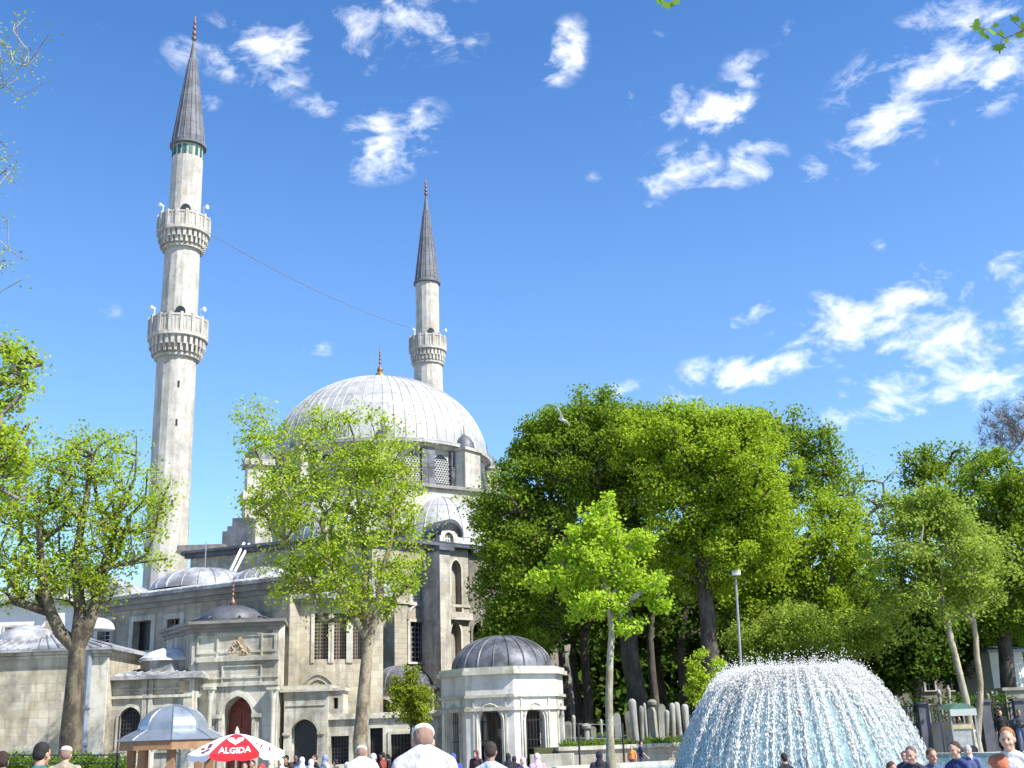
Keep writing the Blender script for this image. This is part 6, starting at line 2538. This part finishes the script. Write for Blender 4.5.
# crowd by the entrance
g_ = 'visitors near the porch doorway'
far = [
    (287, 745, 50, 'dark-clad man with black hair standing at the left side of the porch doorway', 'stand', 150, ('jumper', BK_), BK_, ('hair', BK_)),
    (296, 743, 51, 'taller dark-clad man in the middle of the porch doorway', 'fold', 200, ('jumper', (.03, .03, .05)), BK_, ('hair', BK_)),
    (286, 756, 45, 'person in black jacket in front of the porch doorway crowd', 'stand', 170, ('jumper', BK_), BK_, ('hair', (.03, .02, .015))),
    (315.5, 751, 49, 'man in black with white shirt front on the right side of the porch doorway', 'walk', 120, ('jumper', (.02, .02, .025)), BK_, ('hair', (.04, .02, .02))),
    (325, 752, 47, 'person in white clothes and blue headscarf walking right of the porch doorway', 'walk', -60, ('coat', W_), None, ('headscarf', (.22, .28, .45))),
    (302, 756, 43, 'woman in a white headscarf and bright blue coat below the porch doorway', 'stand', 10, ('coat', (.10, .20, .60)), None, ('headscarf', W_)),
    (311, 759, 42, 'woman in a pale lilac headscarf beside the blue-coated woman', 'stand', -20, ('coat', (.45, .38, .52)), None, ('headscarf', (.66, .62, .72))),
    (291, 762, 40, 'child in a strong pink top in front of the doorway crowd', 'stand', 30, ('jumper', (.75, .16, .28)), (.1, .1, .2), ('hair', (.05, .03, .02))),
    (281, 757, 42, 'woman in a white flowered headscarf left of the pink child', 'stand', 160, ('coat', (.5, .48, .55)), None, ('headscarf', (.72, .68, .70))),
    (271, 758, 41, 'woman in a beige headscarf at the right edge of the parasol', 'stand', -20, ('coat', (.30, .24, .26)), None, ('headscarf', (.60, .50, .42))),
    (347, 762, 40, 'woman in a white headscarf just left of the middle plane trunk', 'stand', 5, ('coat', (.6, .6, .58)), None, ('headscarf', W_)),
    (336, 759, 46, 'dark-clothed person between the white headscarfed women left of the plane trunk', 'stand', 60, ('jumper', (.05, .08, .05)), BK_, ('hair', BK_)),
    (262, 764, 33, 'person in a bright red jacket under the parasol', 'stand', 170, ('jumper', (.55, .03, .03)), (.04, .04, .05), ('headscarf', (.60, .04, .04))),
    (245, 762, 40, 'black-haired man in navy under the middle of the parasol', 'stand', 180, ('jumper', (.02, .03, .07)), BK_, ('hair', BK_)),
    (253, 760, 44, 'man in black further back under the parasol', 'stand', 150, ('jumper', BK_), BK_, ('hair', BK_)),
    (169, 757, 37, 'brown-haired attendant inside the ochre kiosk', 'stand', 180, ('jumper', (.35, .33, .3)), BK_, ('hair', (.10, .05, .03))),
    (373, 742, 46, 'person in white and blue walking just right of the middle plane trunk', 'walk', -70, ('jumper', (.55, .62, .72)), (.05, .07, .2), ('headscarf', (.70, .72, .76))),
    (383, 752, 50, 'person in a dark red top in front of the annex barred window', 'walk', 70, ('jumper', (.22, .04, .03)), BK_, ('hair', BK_)),
    (388, 754, 52, 'dark-clothed person stooping beside the one in dark red', 'fold', 90, ('jumper', (.05, .02, .02)), BK_, ('hair', BK_)),
    (453, 753, 31, 'person in a royal blue headscarf and coat right of the broad man', 'stand', 20, ('coat', (.05, .07, .32)), None, ('headscarf', (.06, .08, .36))),
    (476, 750, 36, 'small dark-clad figure with a red scarf left of the blue-shirted man', 'stand', 150, ('coat', (.04, .015, .025)), None, ('headscarf', (.10, .02, .03))),
    (508, 753, 30, 'woman all in black just right of the blue-shirted man', 'stand', 10, ('coat', BK_), None, ('headscarf', BK_)),
    (514, 756, 32, 'second woman in black close beside the first, slightly lower', 'stand', -10, ('coat', (.02, .01, .02)), None, ('headscarf', (.03, .01, .02))),
    (537, 753, 25.5, 'woman in a pale pink headscarf in front of the pavilion', 'stand', 20, ('coat', (.45, .30, .38)), None, ('headscarf', (.74, .48, .58))),
    (523, 757, 27, 'child in a lilac top beside the pink headscarfed woman', 'stand', 150, ('jumper', (.45, .34, .55)), (.1, .1, .15), ('headscarf', (.50, .42, .58))),
    (599, 751, 23.5, 'woman in a black headscarf left of the slim maple trunk', 'stand', 0, ('coat', (.012, .012, .022)), None, ('headscarf', (.014, .014, .026))),
    (640, 741, 45.5, 'man in a navy top walking along the terrace wall', 'walk', -80, ('shirt', (.02, .03, .08)), (.04, .05, .1), ('hair', (.03, .015, .01))),
    (632, 757, 44.5, 'small child in orange beside the man in navy', 'stand', 160, ('jumper', (.75, .28, .08)), (.2, .1, .1), ('hair', (.20, .10, .04))),
    (784, 753, 20.5, 'dark-haired person in black in front of the fountain spray', 'stand', 20, ('jumper', BK_), BK_, ('hair', (.02, .014, .018))),
    (965.5, 711.5, 57.5, 'visitor in a white shirt, white cap and blue jeans beside the stall', 'walk', -110, ('jumper', W_), (.07, .12, .28), ('cap', W_)),
    (957, 716, 56.5, 'dark-clad visitor half hidden between the stall and the white-shirted one', 'stand', -120, ('jumper', (.06, .07, .08)), (.05, .07, .12), ('hair', BK_)),
    (999, 709, 58, 'visitor all in black standing by the low wall at right', 'stand', 170, ('coat', (.012, .012, .016)), None, ('hair', (.05, .03, .02))),
    (1017, 704, 57, 'visitor in a dark top and blue jeans at the right edge by the wall', 'fold', 170, ('jumper', (.05, .06, .08)), (.10, .15, .26), ('hair', (.04, .025, .02))),
]
for (px, py, Y, lb, pose, face, top, bot, hd) in far:
    person(px, py, Y, lb, pose, face, .1, top, bot, hd, skin=random.randrange(3))
# group on the bench at lower right
gw = person(1006, 727, 12.2, 'woman with ginger hair, white top and orange shawl, largest figure at lower right', 'look', 148, .1, ('jumper', (.62, .60, .58)), (.1, .1, .15), ('long_hair', (.30, .13, .05)), skin=2, eyes=True)
add_part('shawl', remesh([('e', (.09, .02, 1.26), (.125, .14, .17)), ('c', (.06, 0, 1.40), .07, (.18, 0, 1.36), .075)], .014, 2), col((.48, .15, .07)), gw)
person(911, 745.5, 19.05, 'grey-haired older man in a dark jacket in the seated group by the pool', 'sit', 140, .25, ('jumper', (.03, .035, .06)), (.05, .05, .06), ('hair', (.14, .11, .10)), skin=2, eyes=True)
person(904, 751, 20.4, 'child peeping from behind the grey-haired man in the dark jacket', 'stand', 150, .1, ('jumper', (.05, .05, .08)), (.05, .05, .06), ('hair', (.05, .03, .02)), skin=0, eyes=True)
person(930, 748, 19.05, 'boy with brown hair in blue between the grey-haired man and the woman in navy', 'sit', 190, .1, ('jumper', (.05, .10, .20)), (.05, .05, .06), ('hair', (.10, .05, .03)), skin=0, hs=.92, eyes=True)
person(955, 741, 19.05, 'woman in a navy jacket with her dark hair tied up, seated right of the boy', 'sit', 120, .15, ('jumper', (.03, .05, .16)), (.05, .05, .06), ('hair', (.05, .03, .025)), skin=2, eyes=True)
person(967, 745, 20.3, 'person in a grey and pink headscarf just behind the woman in navy', 'stand', 150, .1, ('coat', (.10, .12, .26)), None, ('headscarf', (.40, .42, .48)), skin=2, eyes=True)
person(889, 761, 19.0, 'top of a dark reddish-haired head at the left end of the seated group', 'sit', 200, .3, ('jumper', (.1, .05, .07)), (.05, .05, .06), ('hair', (.09, .035, .035)), skin=0, hs=.85)
# ------------------------------------------------------------------ gull
p = at(563, 419, 30)
t = thing('gull', 'white and grey gull gliding with raised wings before the big round tree', 'bird', p)
k = mpp(563, 419, 30)
X = Vector((math.cos(R(25)), 0, math.sin(R(-5))))
b_ = [('c', (-.16, 0, -.10), .045, (.10, 0, -.03), .06), ('c', (.10, 0, -.03), .05, (.2, 0, .0), .035), ('c', (.2, 0, 0), .03, (.26, 0, -.01), .008), ('c', (-.16, 0, -.1), .035, (-.3, .0, -.13), .02)]
for s in (-1, 1):
    b_ += [('e', (.02, s * .14, .04), (.09, .16, .02), (s * .35, 0, 0)), ('e', (-.02 + .06, s * .38, .13), (.065, .2, .016), (s * .35, 0, -s * .35)), ('e', (.10, s * .6, .20), (.03, .14, .01), (s * .35, 0, -s * .5))]
me = remesh(b_, .012, 1)
o = add_part('body', me, plain((.6, .6, .6), .7), t)
t.rotation_euler = (R(32), R(-10), R(140))
t.scale = (.62, .62, .62)
